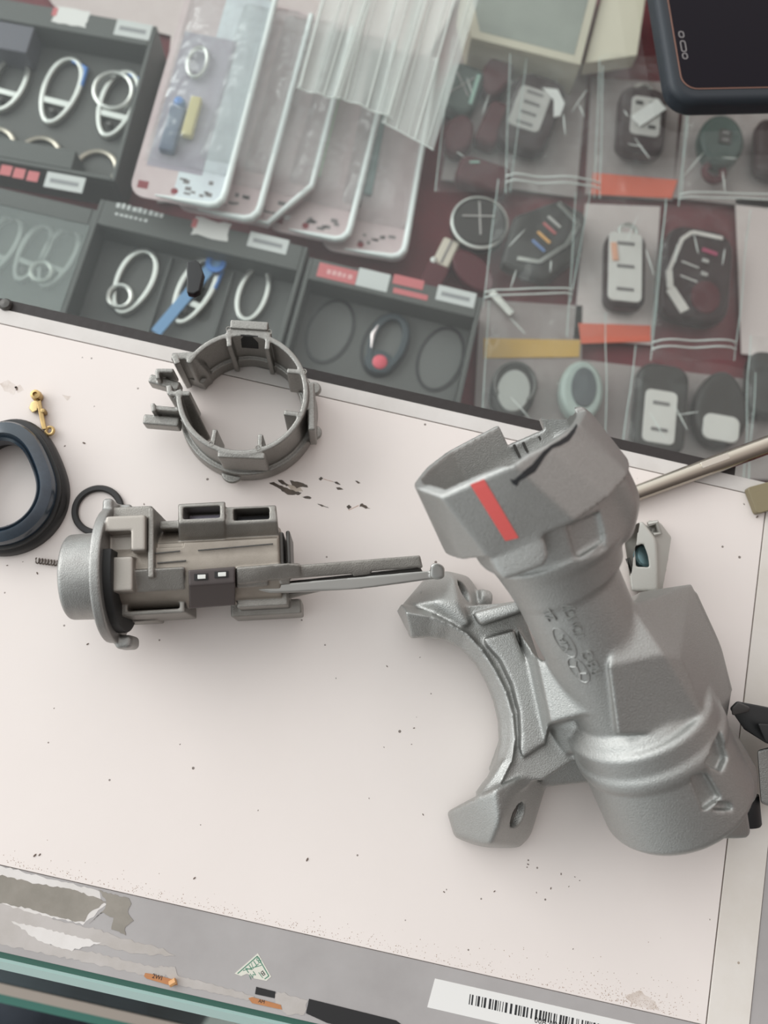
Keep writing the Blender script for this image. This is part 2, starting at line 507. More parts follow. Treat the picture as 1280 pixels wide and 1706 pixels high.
for x in (-60, 59): obj('side_panel', box(BM(), x, -16, cz(-13), x + 1, 45, cz(ZG - 0.8)), MATS['cream_laminate'], counter)
obj('front_glass', box(BM(), -59, YF + 1.0, cz(-12), 59, YF + 1.4, cz(ZG - 0.8)), clear_mat('front_pane', (0.9, 0.95, 0.93), ior=1.4), counter)
obj('cabinet_base', box(BM(), -60, -13.5, 0.0, 60, 45, cz(-13)), mat('dark_laminate', (0.055, 0.05, 0.048), 0.35), counter)

# lower ledge of the counter front, seen below the glass edge at the bottom left
zl = -14.0
ys = lineY(110, 1680, zl)
ledge = obj('glass_ledge', box(BM(), -60, ys, cz(zl - 0.7), 60, -13.5, cz(zl)), clear_mat('ledge_glass', (0.88, 0.95, 0.92), ior=1.5), counter)
obj('ledge_edge', box(BM(), -60, ys - 0.35, cz(zl - 0.7), 60, ys, cz(zl)), mat('ledge_green', (0.06, 0.20, 0.16), 0.15), ledge)
obj('ledge_trim', box(BM(), -60, ys + 0.02, cz(zl), 60, ys + 0.42, cz(zl + 0.1)), mat('tan_trim', (0.45, 0.38, 0.33), 0.5), ledge)
shoe = at(80, 1690, -40)
t = thing('fabric_bag', 'dark fabric bag on the floor below the counter front', 'bag', (shoe.x - 3, shoe.y - 6, -86))
obj('body', lathe(BM(), [(0.1, 0), (11, 0.4), (13, 10), (12, 24), (9, 34), (2, 38), (0.1, 38.5)], 32), mat('navy_cloth', (0.02, 0.024, 0.035), 0.8, var=(12, (0.05, 0.06, 0.08), 0.35, 0.65)), t, smooth=True)
obj('strap', tube(BM(), [(-7, 0, 33), (-5, 2, 44), (0, 3, 48), (5, 2, 44), (7, 0, 33)], 0.9, 8), BLACKM, t, smooth=True)

# ------------------------------------------------------------------ white panel on the glass
Y1 = lineY(534, 660, 0)                  # seam below the top border
Y2 = lineY(529, 634, 0); Y3 = lineY(515, 613, 0)
Y0 = lineY(440, 1542, 0)                 # seam above the grey rail
XR = at(1221, 1330, 0).x; XR2 = at(1263, 1575, 0).x
YR = YF
P0 = Vector((0, 0, ZG))
board = thing('white_panel', 'oil-stained white panel with cream borders and a grey front rail on the glass counter', 'panel', P0)
PANEL = mat('panel_white', (0.81, 0.735, 0.70), 0.32, spec=0.35, var=(14, (0.785, 0.71, 0.675), 0.3, 0.65))
def specks(M, items):
    """dirt specks added to a base colour: (scale, radius, amount)"""
    t = M.node_tree; b = t.nodes['Principled BSDF']; src = b.inputs['Base Color'].links[0].from_socket
    co = t.nodes.new('ShaderNodeTexCoord')
    for sc, rad, dens, col in items:
        vo = t.nodes.new('ShaderNodeTexVoronoi'); vo.inputs['Scale'].default_value = sc
        t.links.new(co.outputs['Object'], vo.inputs['Vector'])
        lt = t.nodes.new('ShaderNodeMath'); lt.operation = 'LESS_THAN'; lt.inputs[1].default_value = rad
        t.links.new(vo.outputs['Distance'], lt.inputs[0])
        sp = t.nodes.new('ShaderNodeSeparateColor'); t.links.new(vo.outputs['Color'], sp.inputs[0])
        l2 = t.nodes.new('ShaderNodeMath'); l2.operation = 'LESS_THAN'; l2.inputs[1].default_value = dens
        t.links.new(sp.outputs[0], l2.inputs[0])
        mu = t.nodes.new('ShaderNodeMath'); mu.operation = 'MULTIPLY'; t.links.new(lt.outputs[0], mu.inputs[0]); t.links.new(l2.outputs[0], mu.inputs[1])
        mi = t.nodes.new('ShaderNodeMix'); mi.data_type = 'RGBA'
        t.links.new(mu.outputs[0], mi.inputs['Factor']); t.links.new(src, mi.inputs['A']); mi.inputs['B'].default_value = (*col, 1)
        src = mi.outputs['Result']
    t.links.new(src, b.inputs['Base Color'])
specks(PANEL, [(330, 0.11, 0.05, (0.30, 0.25, 0.23)), (150, 0.07, 0.10, (0.22, 0.18, 0.16))])
XL = -30
obj('face', box(BM(), XL, Y0 + 0.02, 0, XR - 0.02, Y1 - 0.015, 0.4), PANEL, board, bevel=0.02)
CREAM = mat('cream_border', (0.74, 0.69, 0.645), 0.4, var=(25, (0.66, 0.60, 0.54), 0.3, 0.62))
specks(CREAM, [(260, 0.10, 0.06, (0.4, 0.33, 0.27))])
obj('top_border', box(BM(), XL, Y1 + 0.012, 0, XR2 + 2.5, Y2, 0.4), mat('grey_white_border', (0.70, 0.66, 0.635), 0.4, var=(30, (0.60, 0.56, 0.53), 0.3, 0.62)), board, bevel=0.015)
obj('right_border', box(BM(), XR + 0.02, Y0 + 0.02 - 3, 0, XR2, Y1 - 0.015, 0.4), CREAM, board, bevel=0.015)
obj('seam_core', box(BM(), XL, Y0 - 0.2, 0.0, XR2 + 2.4, Y2, 0.34), mat('seam_dirt', (0.13, 0.10, 0.085), 0.9), board)
xs = at(1226, 786, 0).x
obj('black_edge_strip', box(BM(), XL, Y2 + 0.005, 0, xs, Y3, 0.36), mat('black_rubber_strip', (0.028, 0.022, 0.021), 0.6, bump=(300, 0.3, 0.0006)), board)
# grey rail along the front and right, with peeling tape
RAIL = mat('grey_rail', (0.43, 0.405, 0.40), 0.38, var=(22, (0.36, 0.335, 0.33), 0.35, 0.68))
xb = XR2
rail = obj('front_rail', box(BM(), XL, YR, 0, XR, Y0, 0.36), RAIL, board, bevel=0.015)
obj('right_rail', box(BM(), XR2 + 0.03, YR, 0, XR2 + 2.4, Y1 - 0.03, 0.36), RAIL, board, bevel=0.015)
FB = Fr(P0)
sc = FB.L(10, 508, 0)
s_ = obj('screw', lathe(BM(), [(0.0, 0.55), (0.16, 0.53), (0.22, 0.45), (0.22, 0.36)], 20, Matrix.Translation((sc.x, sc.y, 0))), DARKST, board, smooth=True)
# flat remnants: outlines in picture points on the surface they stick to
def decal(name, pts, m, parent=None, z=0.0, th=0.006, fr=FB, jag=0.0, n=0):
    P = [fr.L(p[0], p[1], z) for p in pts]
    if jag:
        Q = []
        for i, p in enumerate(P):
            q = P[(i + 1) % len(P)]; k = max(1, int((q - p).length / (jag * 2.2)))
            for j in range(k):
                a_ = p.lerp(q, j / k); Q.append(a_ + Vector((random.uniform(-jag, jag), random.uniform(-jag, jag), 0)) * (0.7 if k > 1 else 0.2))
        P = Q
    z0 = P[0].z
    return obj(name, prism(BM(), [(p.x, p.y) for p in P], z0, z0 + th), m, parent)
OLDT = mat('old_grey_tape', (0.30, 0.27, 0.235), 0.75, var=(60, (0.22, 0.20, 0.17), 0.35, 0.65))
PAPR = mat('peeled_paper', (0.72, 0.68, 0.66), 0.75, var=(50, (0.62, 0.58, 0.55), 0.3, 0.6))
PAPG = mat('peeled_backing', (0.50, 0.46, 0.44), 0.7, var=(60, (0.42, 0.38, 0.35), 0.3, 0.6))
zr = -0.04
decal('tape_remnant', [(-20, 1436), (0, 1442), (60, 1458), (165, 1484), (168, 1500), (176, 1508), (140, 1540), (90, 1530), (40, 1520), (-20, 1500)], PAPR, board, zr, 0.004, jag=0.05)
decal('tape_remnant', [(-20, 1455), (3, 1459), (60, 1472), (120, 1482), (178, 1502), (150, 1520), (140, 1537), (95, 1528), (40, 1512), (-20, 1500)], OLDT, board, zr + 0.004, 0.006, jag=0.04)
decal('tape_remnant', [(165, 1484), (215, 1497), (219, 1505), (213, 1518), (222, 1533), (208, 1545), (209, 1558), (186, 1548), (190, 1530), (170, 1520), (150, 1538), (172, 1517), (178, 1503)], OLDT, board, zr + 0.006, 0.006, jag=0.03)
decal('tape_remnant', [(-20, 1500), (40, 1516), (95, 1532), (160, 1548), (200, 1562), (270, 1580), (290, 1592), (230, 1590), (170, 1574), (110, 1560), (-20, 1530)], PAPG, board, zr + 0.003, 0.005, jag=0.05)
decal('tape_remnant', [(20, 1536), (60, 1543), (150, 1566), (168, 1572), (120, 1583), (70, 1570)], PAPR, board, zr + 0.006, 0.006, jag=0.04)
decal('tape_remnant', [(-20, 1518), (20, 1534), (80, 1572), (160, 1588), (240, 1607), (280, 1615), (270, 1632), (200, 1616), (100, 1594), (-20, 1568)], PAPG, board, zr + 0.002, 0.005, jag=0.05)
decal('tape_remnant', [(262, 1608), (292, 1612), (295, 1625), (400, 1652), (424, 1660), (420, 1668), (330, 1648), (290, 1640)], PAPG, board, zr + 0.004, 0.006, jag=0.03)
decal('tape_remnant', [(455, 1658), (470, 1653), (512, 1668), (508, 1690), (480, 1690), (462, 1678)], PAPG, board, zr + 0.004, 0.006, jag=0.04)
def sticker(name, pts, m, label, z=zr, cat='sticker', parent=None):
    c = sum((at(p[0], p[1], z) for p in pts), Vector()) / len(pts)
    fr = Fr((c.x, c.y, z), 0.0)
    th = thing(name, label, cat, fr.loc)
    decal('backing', pts, m, th, z, 0.008, fr)
    return th, fr
ORG = mat('orange_label', (0.50, 0.22, 0.09), 0.5, var=(60, (0.42, 0.17, 0.07), 0.3, 0.6))
t, fr = sticker('orange_label', [(242, 1621), (250, 1622), (294, 1633), (296, 1641), (285, 1642), (244, 1630), (240, 1626)], ORG, 'torn orange label with a curled end on the front rail above the green glass edge', zr + 0.012)
c = fr.L(262, 1628, zr + 0.03)
text_mesh('lettering', '2WI', 0.17, INK, t, frame((0, 0, 1), (1, -0.03, 0), (c.x, c.y, 0.012)), 0.002)
bm = tube(BM(), [fr.L(283, 1640, zr + 0.1) + Vector((0, 0, 0)), fr.L(293, 1634, zr + 0.1)], 0.09, 8)
obj('curl', bm, mat('orange_curl', (0.62, 0.33, 0.14), 0.5), t, smooth=True)
t, fr = sticker('orange_label', [(414, 1663), (420, 1661), (468, 1674), (470, 1682), (420, 1671)], ORG, 'thin orange label beside the small black tape square', zr + 0.012)
c = fr.L(436, 1668, zr); text_mesh('lettering', 'AM', 0.13, INK, t, frame((0, 0, 1), (1, 0, 0), (c.x, c.y, 0.012)), 0.002)
sticker('black_tape', [(427, 1644), (459, 1652), (458, 1663), (425, 1656)], mat('black_tape', (0.018, 0.017, 0.018), 0.4), 'small black tape square on the grey front rail', zr + 0.008, 'tape')
sticker('black_tape', [(515, 1664), (660, 1700), (690, 1722), (700, 1740), (580, 1712), (545, 1704), (510, 1688)], MATS['black_tape'], 'long black tape strip at the front edge of the rail below the barcode', zr + 0.008, 'tape')
# torn green-print sticker
t, fr = sticker('paper_sticker', [(391, 1622), (430, 1588), (452, 1627), (444, 1634), (424, 1630), (412, 1622), (402, 1626)], mat('cream_paper', (0.68, 0.66, 0.58), 0.6), 'torn cream sticker with green frame and letters on the grey front rail', zr)
GRN = mat('green_print', (0.10, 0.24, 0.17), 0.6)
def inkline(pts, w, z, m, parent, fr, name='printed_line'):
    P = [fr.L(p[0], p[1], z) for p in pts]; bm = BM()
    for a_, b_ in zip(P, P[1:]):
        d = (b_ - a_); n_ = Vector((-d.y, d.x, 0)).normalized() * w / 2
        prism(bm, [(a_ - n_)[:2], (b_ - n_)[:2], (b_ + n_)[:2], (a_ + n_)[:2]], a_.z, a_.z + 0.003)
    return obj(name, bm, m, parent)
inkline([(396, 1622), (429, 1593), (448, 1626), (441, 1631)], 0.03, zr + 0.008, GRN, t, fr, 'frame')
inkline([(405, 1617), (436, 1608)], 0.02, zr + 0.008, GRN, t, fr, 'frame')
inkline([(431, 1620), (438, 1629)], 0.02, zr + 0.008, GRN, t, fr, 'frame')
for s, x, y, z in (('8T/N', 422, 1607, 0.24), ('B', 438, 1621, 0.2), ('M/', 420, 1624, 0.2)):
    c = fr.L(x, y, zr); text_mesh('lettering', s, z, GRN if s != 'B' else INK, t, frame((0, 0, 1), (-0.62, -0.78, 0), (c.x, c.y, 0.01)), 0.002)
# barcode label
pts = [(725, 1630), (1060, 1706), (1120, 1722), (1112, 1770), (712, 1678)]
t, fr = sticker('barcode_label', pts, WHITEP, 'long white barcode label on the grey front rail', zr)
bars = BM(); x = 783.0; rr = random.Random(3)
while x < 1040:
    w = rr.choice((1.2, 1.6, 2.6, 3.6)); g = rr.choice((1.6, 2.2, 3.2, 4.6))
    if 797 < x < 800: x = 801.5
    y = 1656 + (x - 783) * 0.229
    q = [fr.L(x, y, zr), fr.L(x + w, y + w * .229, zr), fr.L(x + w - 2, y + 17 + w * .229, zr), fr.L(x - 2, y + 17, zr)]
    prism(bars, [p[:2] for p in q], 0.008, 0.011); x += w + g
obj('barcode', bars, INK, t)
c = fr.L(925, 1707, zr); text_mesh('lettering', '00A A01 0 21', 0.22, INK, t, frame((0, 0, 1), (1, 0, 0), (c.x, c.y, 0.009)), 0.002)

# ------------------------------------------------------------------ oil stains and crumbs
OIL = mat('oil_stain', (0.045, 0.028, 0.018), 0.35, var=(200, (0.09, 0.06, 0.04), 0.35, 0.6))
OIL2 = mat('oil_film', (0.42, 0.34, 0.27), 0.3, var=(120, (0.62, 0.55, 0.48), 0.35, 0.65))
STN = [[(462, 799), (470, 800), (482, 808), (478, 810), (468, 806)], [(483, 801), (495, 802), (512, 808), (513, 811), (503, 811), (495, 814), (487, 808)],
       [(448, 805), (456, 803), (470, 810), (478, 812), (490, 818), (503, 821), (500, 824), (480, 825), (470, 818), (458, 810)],
       [(502, 828), (512, 826), (520, 830), (513, 832)], [(528, 839), (536, 841), (549, 847), (540, 845)],
       [(531, 798), (535, 794), (539, 797), (534, 801)], [(553, 802), (562, 803), (568, 808), (563, 808)], [(560, 812), (566, 811), (572, 815), (563, 816)],
       [(592, 801), (596, 801), (601, 805), (597, 806)], [(577, 844), (582, 841), (586, 845), (581, 849)], [(599, 843), (604, 838), (611, 843), (617, 848), (609, 848)]]
for p in STN: decal('oil_stain', p, OIL, board, 0.0, 0.003, jag=0.03)
for p in ([(0, 640), (14, 632), (30, 646), (22, 658), (8, 652)], [(24, 645), (34, 641), (40, 650), (30, 655)], [(104, 658), (118, 660), (112, 668)], [(1040, 1660), (1066, 1650), (1090, 1668), (1100, 1684), (1060, 1676)]): decal('dirt_smudge', p, mat('dirt_smudge', (.56, .47, .41), .5, var=(90, (.78, .70, .66), .40, .62)), board, 0.0, 0.0015, jag=0.03)
decal('oil_stain', [(478, 806), (500, 812), (505, 819), (485, 818)], OIL2, board, 0.0, 0.0015, jag=0.02)
inkline([(581, 850), (598, 842)], 0.02, 0.0, mat('rust_streak', (0.45, 0.25, 0.18), 0.7), board, FB, 'oil_stain')
inkline([(539, 798), (556, 803)], 0.015, 0.0, MATS['rust_streak'], board, FB, 'oil_stain')
bm = BM()
cr = [(512, 1432, 5), (146, 1073, 4), (324, 1463, 4), (1262, 861, 5), (1240, 840, 3), (140, 738, 5), (108, 743, 3), (157, 677, 2), (28, 648, 5), (690, 1213, 3), (615, 1330, 2), (58, 1425, 5), (66, 1424, 4), (740, 1486, 3), (744, 1482, 2),
      (824, 1485, 3), (918, 1480, 3), (935, 1456, 3), (958, 1461, 2), (966, 1467, 2), (948, 1477, 2), (894, 1487, 2), (955, 1581, 2), (1183, 1532, 2), (12, 942, 3), (38, 936, 2), (62, 955, 4), (645, 1110, 3), (700, 1095, 2), (705, 1357, 3), (686, 1240, 2), (640, 1245, 2), (880, 1440, 3), (240, 840, 3), (152, 985, 2), (430, 1350, 2), (560, 1130, 2), (90, 1180, 2), (300, 1240, 2)]
for px, py, r_ in cr:
    c = FB.L(px, py, 0); r0 = r_ * 0.0085
    lathe(bm, [(0.0, 0.0), (r0, 0.0), (r0 * 0.8, r0 * 0.5), (0.0, r0 * 0.6)], 6, Matrix.Translation((c.x, c.y, c.z - 0.0)) @ Matrix.Rotation(rr.random() * 3, 4, 'Z') @ Matrix.Diagonal((1.5, 0.7, 1, 1)))
o = obj('dirt_crumbs', bm, mat('brown_crumb', (0.16, 0.12, 0.10), 0.9), None, P0)
tag(o, 'dark crumbs of dirt scattered over the white panel', 'dirt', kind='stuff')
bm = BM()
for i in range(900):
    u = rr.random(); px = 5 + u * 1160; base = 1440 + px * 0.2272
    py = base - 3 - rr.expovariate(1 / (9 + 22 * max(0, (px - 500) / 650) ** 2))
    if rr.random() < 0.25: px = 1020 + rr.gauss(30, 45); py = 1440 + px * .2272 - abs(rr.gauss(0, 16)) - 3
    c = FB.L(px, py, 0); r0 = rr.uniform(0.006, 0.016)
    lathe(bm, [(r0, 0.0), (0.0, r0 * 0.6)], 5, Matrix.Translation((c.x, c.y, c.z)))
o = obj('seam_dust', bm, mat('tan_dust', (0.38, 0.28, 0.22), 0.9), None, P0)
tag(o, 'brown dust gathered along the seam above the grey front rail', 'dust', kind='stuff')
# ================================================================== inside the counter, under the glass
ZC = -12.0                               # case floor
def tray(label, tl, tr, depth, ztop, cells, hdr=0.85, group=None, recess=None):
    A = at(*tl, ztop); B = at(*tr, ztop); d = B - A; w = d.length; rot = math.atan2(d.y, d.x)
    fr = Fr((A.x, A.y, ZC), rot)
    th = thing('keyring_tray', label, 'tray', fr.loc, rot, group)
    H = ztop - ZC
    bm = BM(); box(bm, 0, -depth, 0, w, 0, 0.15); wl = 0.22
    box(bm, 0, -depth, 0.15, wl, 0, H); box(bm, w - wl, -depth, 0.15, w, 0, H)
    box(bm, wl, -depth, 0.15, w - wl, -depth + wl, H)
    obj('tray_body', bm, TRAY, th, bevel=0.04)
    obj('header_strip', box(BM(), wl, -hdr, 0.15, w - wl, 0, H + 0.02), TRAY, th, bevel=0.06)
    zi = H - 1.35
    ins = obj('insert', box(BM(), wl + .01, -depth + wl, 0.15, w - wl - .01, -hdr - 0.02, zi), TRAYIN, th, bevel=0.03)
    return th, fr, w, H, zi
def fdecal(name, th, fr, x, y, w, h, z, m, rot=0.0, jag=0.0):
    bm = BM(); pts = [(-w / 2, -h / 2), (w / 2, -h / 2), (w / 2, h / 2), (-w / 2, h / 2)]
    if jag:
        q = []
        for i, p in enumerate(pts):
            n_ = pts[(i + 1) % 4]
            for k in range(5): q.append((p[0] + (n_[0] - p[0]) * k / 5 + random.uniform(-jag, jag), p[1] + (n_[1] - p[1]) * k / 5 + random.uniform(-jag, jag)))
        pts = q
    c, s = math.cos(rot), math.sin(rot)
    prism(bm, [(x + a * c - b * s, y + a * s + b * c) for a, b in pts], z, z + 0.012)
    return obj(name, bm, m, th)
PRICE = mat('price_paper', (0.62, 0.63, 0.62), 0.6)
PINKP = mat('pink_print', (0.60, 0.16, 0.17), 0.6)
FADED = mat('faded_ink', (0.30, 0.30, 0.31), 0.7)
def price(th, fr, p, z, w=1.9, h=0.75):
    c = fr.L(*p, fr.loc.z + z)
    o = fdecal('price_label', th, fr, c.x, c.y, w, h, z, PRICE)
    inkl = BM(); box(inkl, c.x - w * .38, c.y - h * .16, z + .012, c.x + w * .36, c.y + h * .12, z + .016)
    obj('print', inkl, FADED, o)
def torn(th, fr, p, z, w=1.7, h=0.85):
    c = fr.L(*p, fr.loc.z + z)
    fdecal('torn_sticker', th, fr, c.x, c.y, w, h, z, WHITEP, jag=0.06)
    fdecal('red_corner', th, fr, c.x - w * .5 + .02, c.y + h * .12, 0.25, h * 0.5, z + .012, PINKP)
def carabiner(name, label, pxc, z, L_, w, rot, m, ring=None, egg=0.14, accent=None, group='keyrings in the trays', bridge=True, thick=0.28):
    c = at(*pxc, z); fr = Fr((c.x, c.y, z), rot)
    th = thing(name, label, 'keyring', fr.loc, rot, group)
    n = 44
    out = oval(0, 0, w / 2, L_ / 2, n, 0, egg); inn = oval(0, 0.0, w / 2 - thick, L_ / 2 - thick, n, 0, egg)
    obj('clip_frame', ringprism(BM(), out, inn, 0, 0.34), m, th, bevel=0.07)
    if bridge:
        obj('swivel_bar', box(BM(), -w * .36, -L_ * .22, 0.02, w * .36, -L_ * .13, 0.3), m, th, bevel=0.05)
        obj('swivel_post', lathe(BM(), [(0.16, 0.05), (0.16, 0.3), (0.1, 0.36), (0, 0.37)], 16, Matrix.Translation((0, -L_ * .3, 0))), DARKST, th, smooth=True)
    if accent:
        a, b, am = accent
        obj('gate', tube(BM(), [(-w * .40 * a, L_ * b, .2), (w * .43, L_ * .38, .22), (w * .46, L_ * .12, .22)], 0.13, 8), am, th, smooth=True)
    if ring:
        rx, ry, rr_, tilt = ring
        M_ = Matrix.Translation((rx, ry, 0.42)) @ Matrix.Rotation(tilt, 4, 'X')
        pts = [M_ @ Vector((rr_ * math.cos(2 * math.pi * k / 32), rr_ * math.sin(2 * math.pi * k / 32), 0)) for k in range(32)]
        obj('split_ring', tube(BM(), pts, 0.12, 8, closed=True), SILVER, th, smooth=True)
    return th, fr
def loose_ring(label, pxc, z, r, group='split rings in the upper tray'):
    c = at(*pxc, z)
    th = obj('split_ring', tube(BM(), [(r * math.cos(2 * math.pi * k / 32), r * math.sin(2 * math.pi * k / 32), 0.13) for k in range(32)], [0.13] * 32, 8, closed=True), mat('brass_nickel', (0.50, 0.45, 0.38), 0.3, 0.9), None, c, smooth=True)
    tag(th, label, 'ring', group)
BLUE = mat('blue_anodised', (0.06, 0.20, 0.55), 0.3, 0.3)
COLR = 'keyring trays in the counter'
# upper-left tray
tA, fA, w, H, zi = tray('charcoal tray at the upper left with torn white sticker and price label', (-60, -14), (262, 44), 9.2, -9.6, 3, 1.25, COLR)
torn(tA, fA, (118, 28), H + .03, 1.75, 1.0); price(tA, fA, (222, 50), H + .03, 1.85, 0.95)
obj('lower_lip', box(BM(), .25, -9.0, .15, w - 2.2, -7.95, H + .04), TRAY, tA, bevel=.05)
for p in ((10, 284), (32, 289), (55, 294)):
    c = fA.L(*p, fA.loc.z + H + .05); fdecal('red_square', tA, fA, c.x, c.y, .55, .55, H + .05, PINKP)
price(tA, fA, (108, 304), H + .05, 1.9, 0.85)
zA = ZC + zi + 0.02
SLATE = mat('slate_purple', (0.10, 0.095, 0.12), 0.4)
c = fA.L(10, 45, fA.loc.z + H); obj('inner_lid', box(BM(), .3, -2.9, zi, 4.0, -1.3, H - .05), SLATE, tA, bevel=.05)
rA = fA.rot - R(1)
carabiner('carabiner_keyring', 'silver carabiner keyring cut by the left edge of the photo', (18, 142), zA, 3.7, 1.9, rA - R(4), SILVER, egg=.02)
carabiner('carabiner_keyring', 'silver carabiner keyring with a blue gate in the upper-left tray', (104, 156), zA, 4.2, 2.0, rA - R(3), SILVER, accent=(.2, .47, BLUE))
carabiner('carabiner_keyring', 'silver carabiner keyring with a large split ring over its middle', (198, 178), zA, 4.2, 2.0, rA - R(3), SILVER, ring=(-.35, .55, .98, R(8)), accent=(.2, .47, BLUE))
for i, p in enumerate(((-8, 246), (68, 262), (162, 284))):
    loose_ring(['split ring under the carabiner at the left edge of the photo', 'split ring above the red squares of the upper-left tray', 'split ring beside the price label of the upper-left tray'][i], p, zA + .0, 1.0)
# lower-left tray with a clear lid
tB, fB, w, H, zi = tray('grey tray with clear lid at the left edge below the red squares', (-90, 292), (163, 350), 7.5, -9.5, 3, 0.9, COLR)
obj('clear_lid', box(BM(), .1, -7.4, H + .03, w - .1, -.95, H + .10), clear_mat('lid_film', (0.93, 0.95, 0.94), 0.13, (0.62, 0.66, 0.64), 0.06, bump=(60, 0.25, 0.003)), tB)
PALEM = mat('pale_steel', (0.42, 0.42, 0.41), 0.35, 0.6)
zB = ZC + zi + .02
carabiner('oval_keyring', 'pale oval keyring at the left edge under the clear lid', (4, 412), zB, 3.6, 1.7, fB.rot - R(8), PALEM, group='keyrings under the clear lid')
carabiner('oval_keyring', 'middle oval keyring under the clear lid', (58, 425), zB, 3.4, 1.5, fB.rot - R(8), PALEM, group='keyrings under the clear lid')
carabiner('oval_keyring', 'oval keyring with round end at the right under the clear lid', (100, 432), zB, 3.6, 1.7, fB.rot - R(8), PALEM, ring=(-.3, -1.1, .5, 0), group='keyrings under the clear lid')
# middle tray
tC, fC, w, H, zi = tray('charcoal tray with white lettering and torn sticker, left of the pink-labelled tray', (168, 331), (514, 412), 9.0, -9.4, 3, 1.35, COLR)
torn(tC, fC, (352, 382), H + .03, 1.75, 0.95); price(tC, fC, (447, 405), H + .03, 1.95, 0.8)
c = fC.L(234, 353, fC.loc.z + H + .03)
def worn_print(th, x, y, z, n, w, h, m):
    # faded printing that can no longer be read
    bm = BM(); r_ = random.Random(n)
    for i in range(n):
        xx = x + (i - n / 2) * w; box(bm, xx, y - h / 2, z, xx + w * r_.uniform(.55, .8), y + h / 2 * r_.uniform(.5, 1), z + .005)
    obj('worn_print', bm, m, th)
worn_print(tC, c.x, c.y + .1, H + .03, 9, .27, .3, PRICE); worn_print(tC, c.x - .3, c.y - .38, H + .03, 7, .24, .16, PRICE)
zC_ = ZC + zi + .02
obj('divider', box(BM(), w * .36, -7.6, zi, w * .37, -1.6, zi + .3), TRAY, tC); obj('divider', box(BM(), w * .66, -7.6, zi, w * .67, -1.6, zi + .3), TRAY, tC)
carabiner('carabiner_keyring', 'silver carabiner keyring with a ring at its lower end, in the middle tray', (226, 473), zC_, 3.7, 1.95, fC.rot - R(6), SILVER, ring=(-.25, -1.05, .55, R(6)), bridge=False)
carabiner('carabiner_keyring', 'silver carabiner keyring with a broad blue strap, in the middle tray', (326, 488), zC_, 3.9, 1.8, fC.rot - R(10), SILVER, accent=(-.2, .47, BLUE))
c = at(318, 495, zC_); fr = Fr((c.x, c.y, zC_ + .36), fC.rot - R(22))
t = thing('blue_strap', 'blue strap laid across the carabiner in the middle tray', 'strap', fr.loc, fr.rot)
obj('band', box(BM(), -.28, -2.6, 0, .28, 2.3, .1), mat('blue_webbing', (0.16, 0.32, 0.55), 0.6), t, bevel=.03)
obj('ring_end', lathe(BM(), [(.25, .1), (.5, .1), (.5, .22), (.25, .22)], 24, Matrix.Translation((.1, 2.0, 0)), closed=True), BLUE, t)
carabiner('carabiner_keyring', 'plain silver carabiner keyring at the right of the middle tray', (423, 492), zC_, 3.2, 1.6, fC.rot - R(2), SILVER, egg=-.02, bridge=False, thick=.26)
# pink-labelled tray
tD, fD, w, H, zi = tray('charcoal tray with pink and white printed header and oval recesses', (516, 428), (806, 496), 9.0, -9.4, 3, 1.15, COLR)
c = fD.L(562, 456, fD.loc.z + H + .03); fdecal('pink_label', tD, fD, c.x, c.y, 1.9, .75, H + .03, PINKP)
worn_print(tD, c.x + .15, c.y, H + .043, 5, .26, .26, mat('pale_pink', (0.75, 0.42, 0.42), .6))
c = fD.L(620, 466, fD.loc.z + H + .03); fdecal('white_label', tD, fD, c.x + .05, c.y, 1.55, .95, H + .03, PRICE)
c = fD.L(680, 473, fD.loc.z + H + .03); fdecal('pink_label', tD, fD, c.x, c.y + .1, 1.5, .5, H + .03, PINKP)
c = fD.L(684, 490, fD.loc.z + H + .03); fdecal('pink_label', tD, fD, c.x, c.y, 1.7, .28, H + .03, PINKP)
price(tD, fD, (760, 494), H + .03, 1.9, .8)
for p in ((550, 552), (642, 575), (734, 598)):
    c = fD.L(*p, fD.loc.z + zi)
    bm = ringprism(BM(), oval(c.x, c.y, 1.15, 1.8, 40, R(-8)), oval(c.x, c.y, .98, 1.62, 40, R(-8)), zi - .02, zi + .05)
    obj('recess_rim', bm, BLACKP, tD)
    obj('recess_bed', prism(BM(), oval(c.x, c.y, .97, 1.6, 40, R(-8)), zi - .02, zi + .015), mat('recess_grey', (0.15, 0.15, 0.145), .7), tD)
t, fr = carabiner('oval_keyring', 'dark oval keyring with a round red button in the pink-labelled tray', (645, 576), ZC + zi + .05, 3.3, 1.9, fD.rot - R(6), mat('petrol_plastic', (0.03, 0.045, 0.055), .4), group='keyrings in the trays', bridge=False, thick=.34)
obj('lower_plate', prism(BM(), oval(-.06, -1.05, .72, .62, 30), .05, .3), MATS['petrol_plastic'], t, bevel=.05)
obj('red_button', lathe(BM(), [(.36, .3), (.36, .38), (.3, .42), (0, .43)], 24, Matrix.Translation((-.02, -1.08, 0))), mat('red_button', (0.75, 0.10, 0.14), .4), t, smooth=True)
obj('spring_gate', tube(BM(), [(-.72, .75, .22), (-.82, .2, .25), (-.66, -.5, .22)], .13, 8), mat('pink_steel', (0.75, 0.66, 0.66), .3, .6), t, smooth=True)
# black clip lying on the glass above the middle tray
pts = [(314, 444), (331, 441), (336, 447), (342, 463), (335, 492), (326, 497), (314, 495)]
c = at(326, 470, ZG); fr = Fr(c, 0)
o = obj('plastic_clip', prism(BM(), [fr.L(*p, ZG)[:2] for p in pts], 0, .35), BLACKP, None, fr.loc, bevel=.05)
tag(o, 'small black plastic clip on the glass over the middle tray', 'clip')

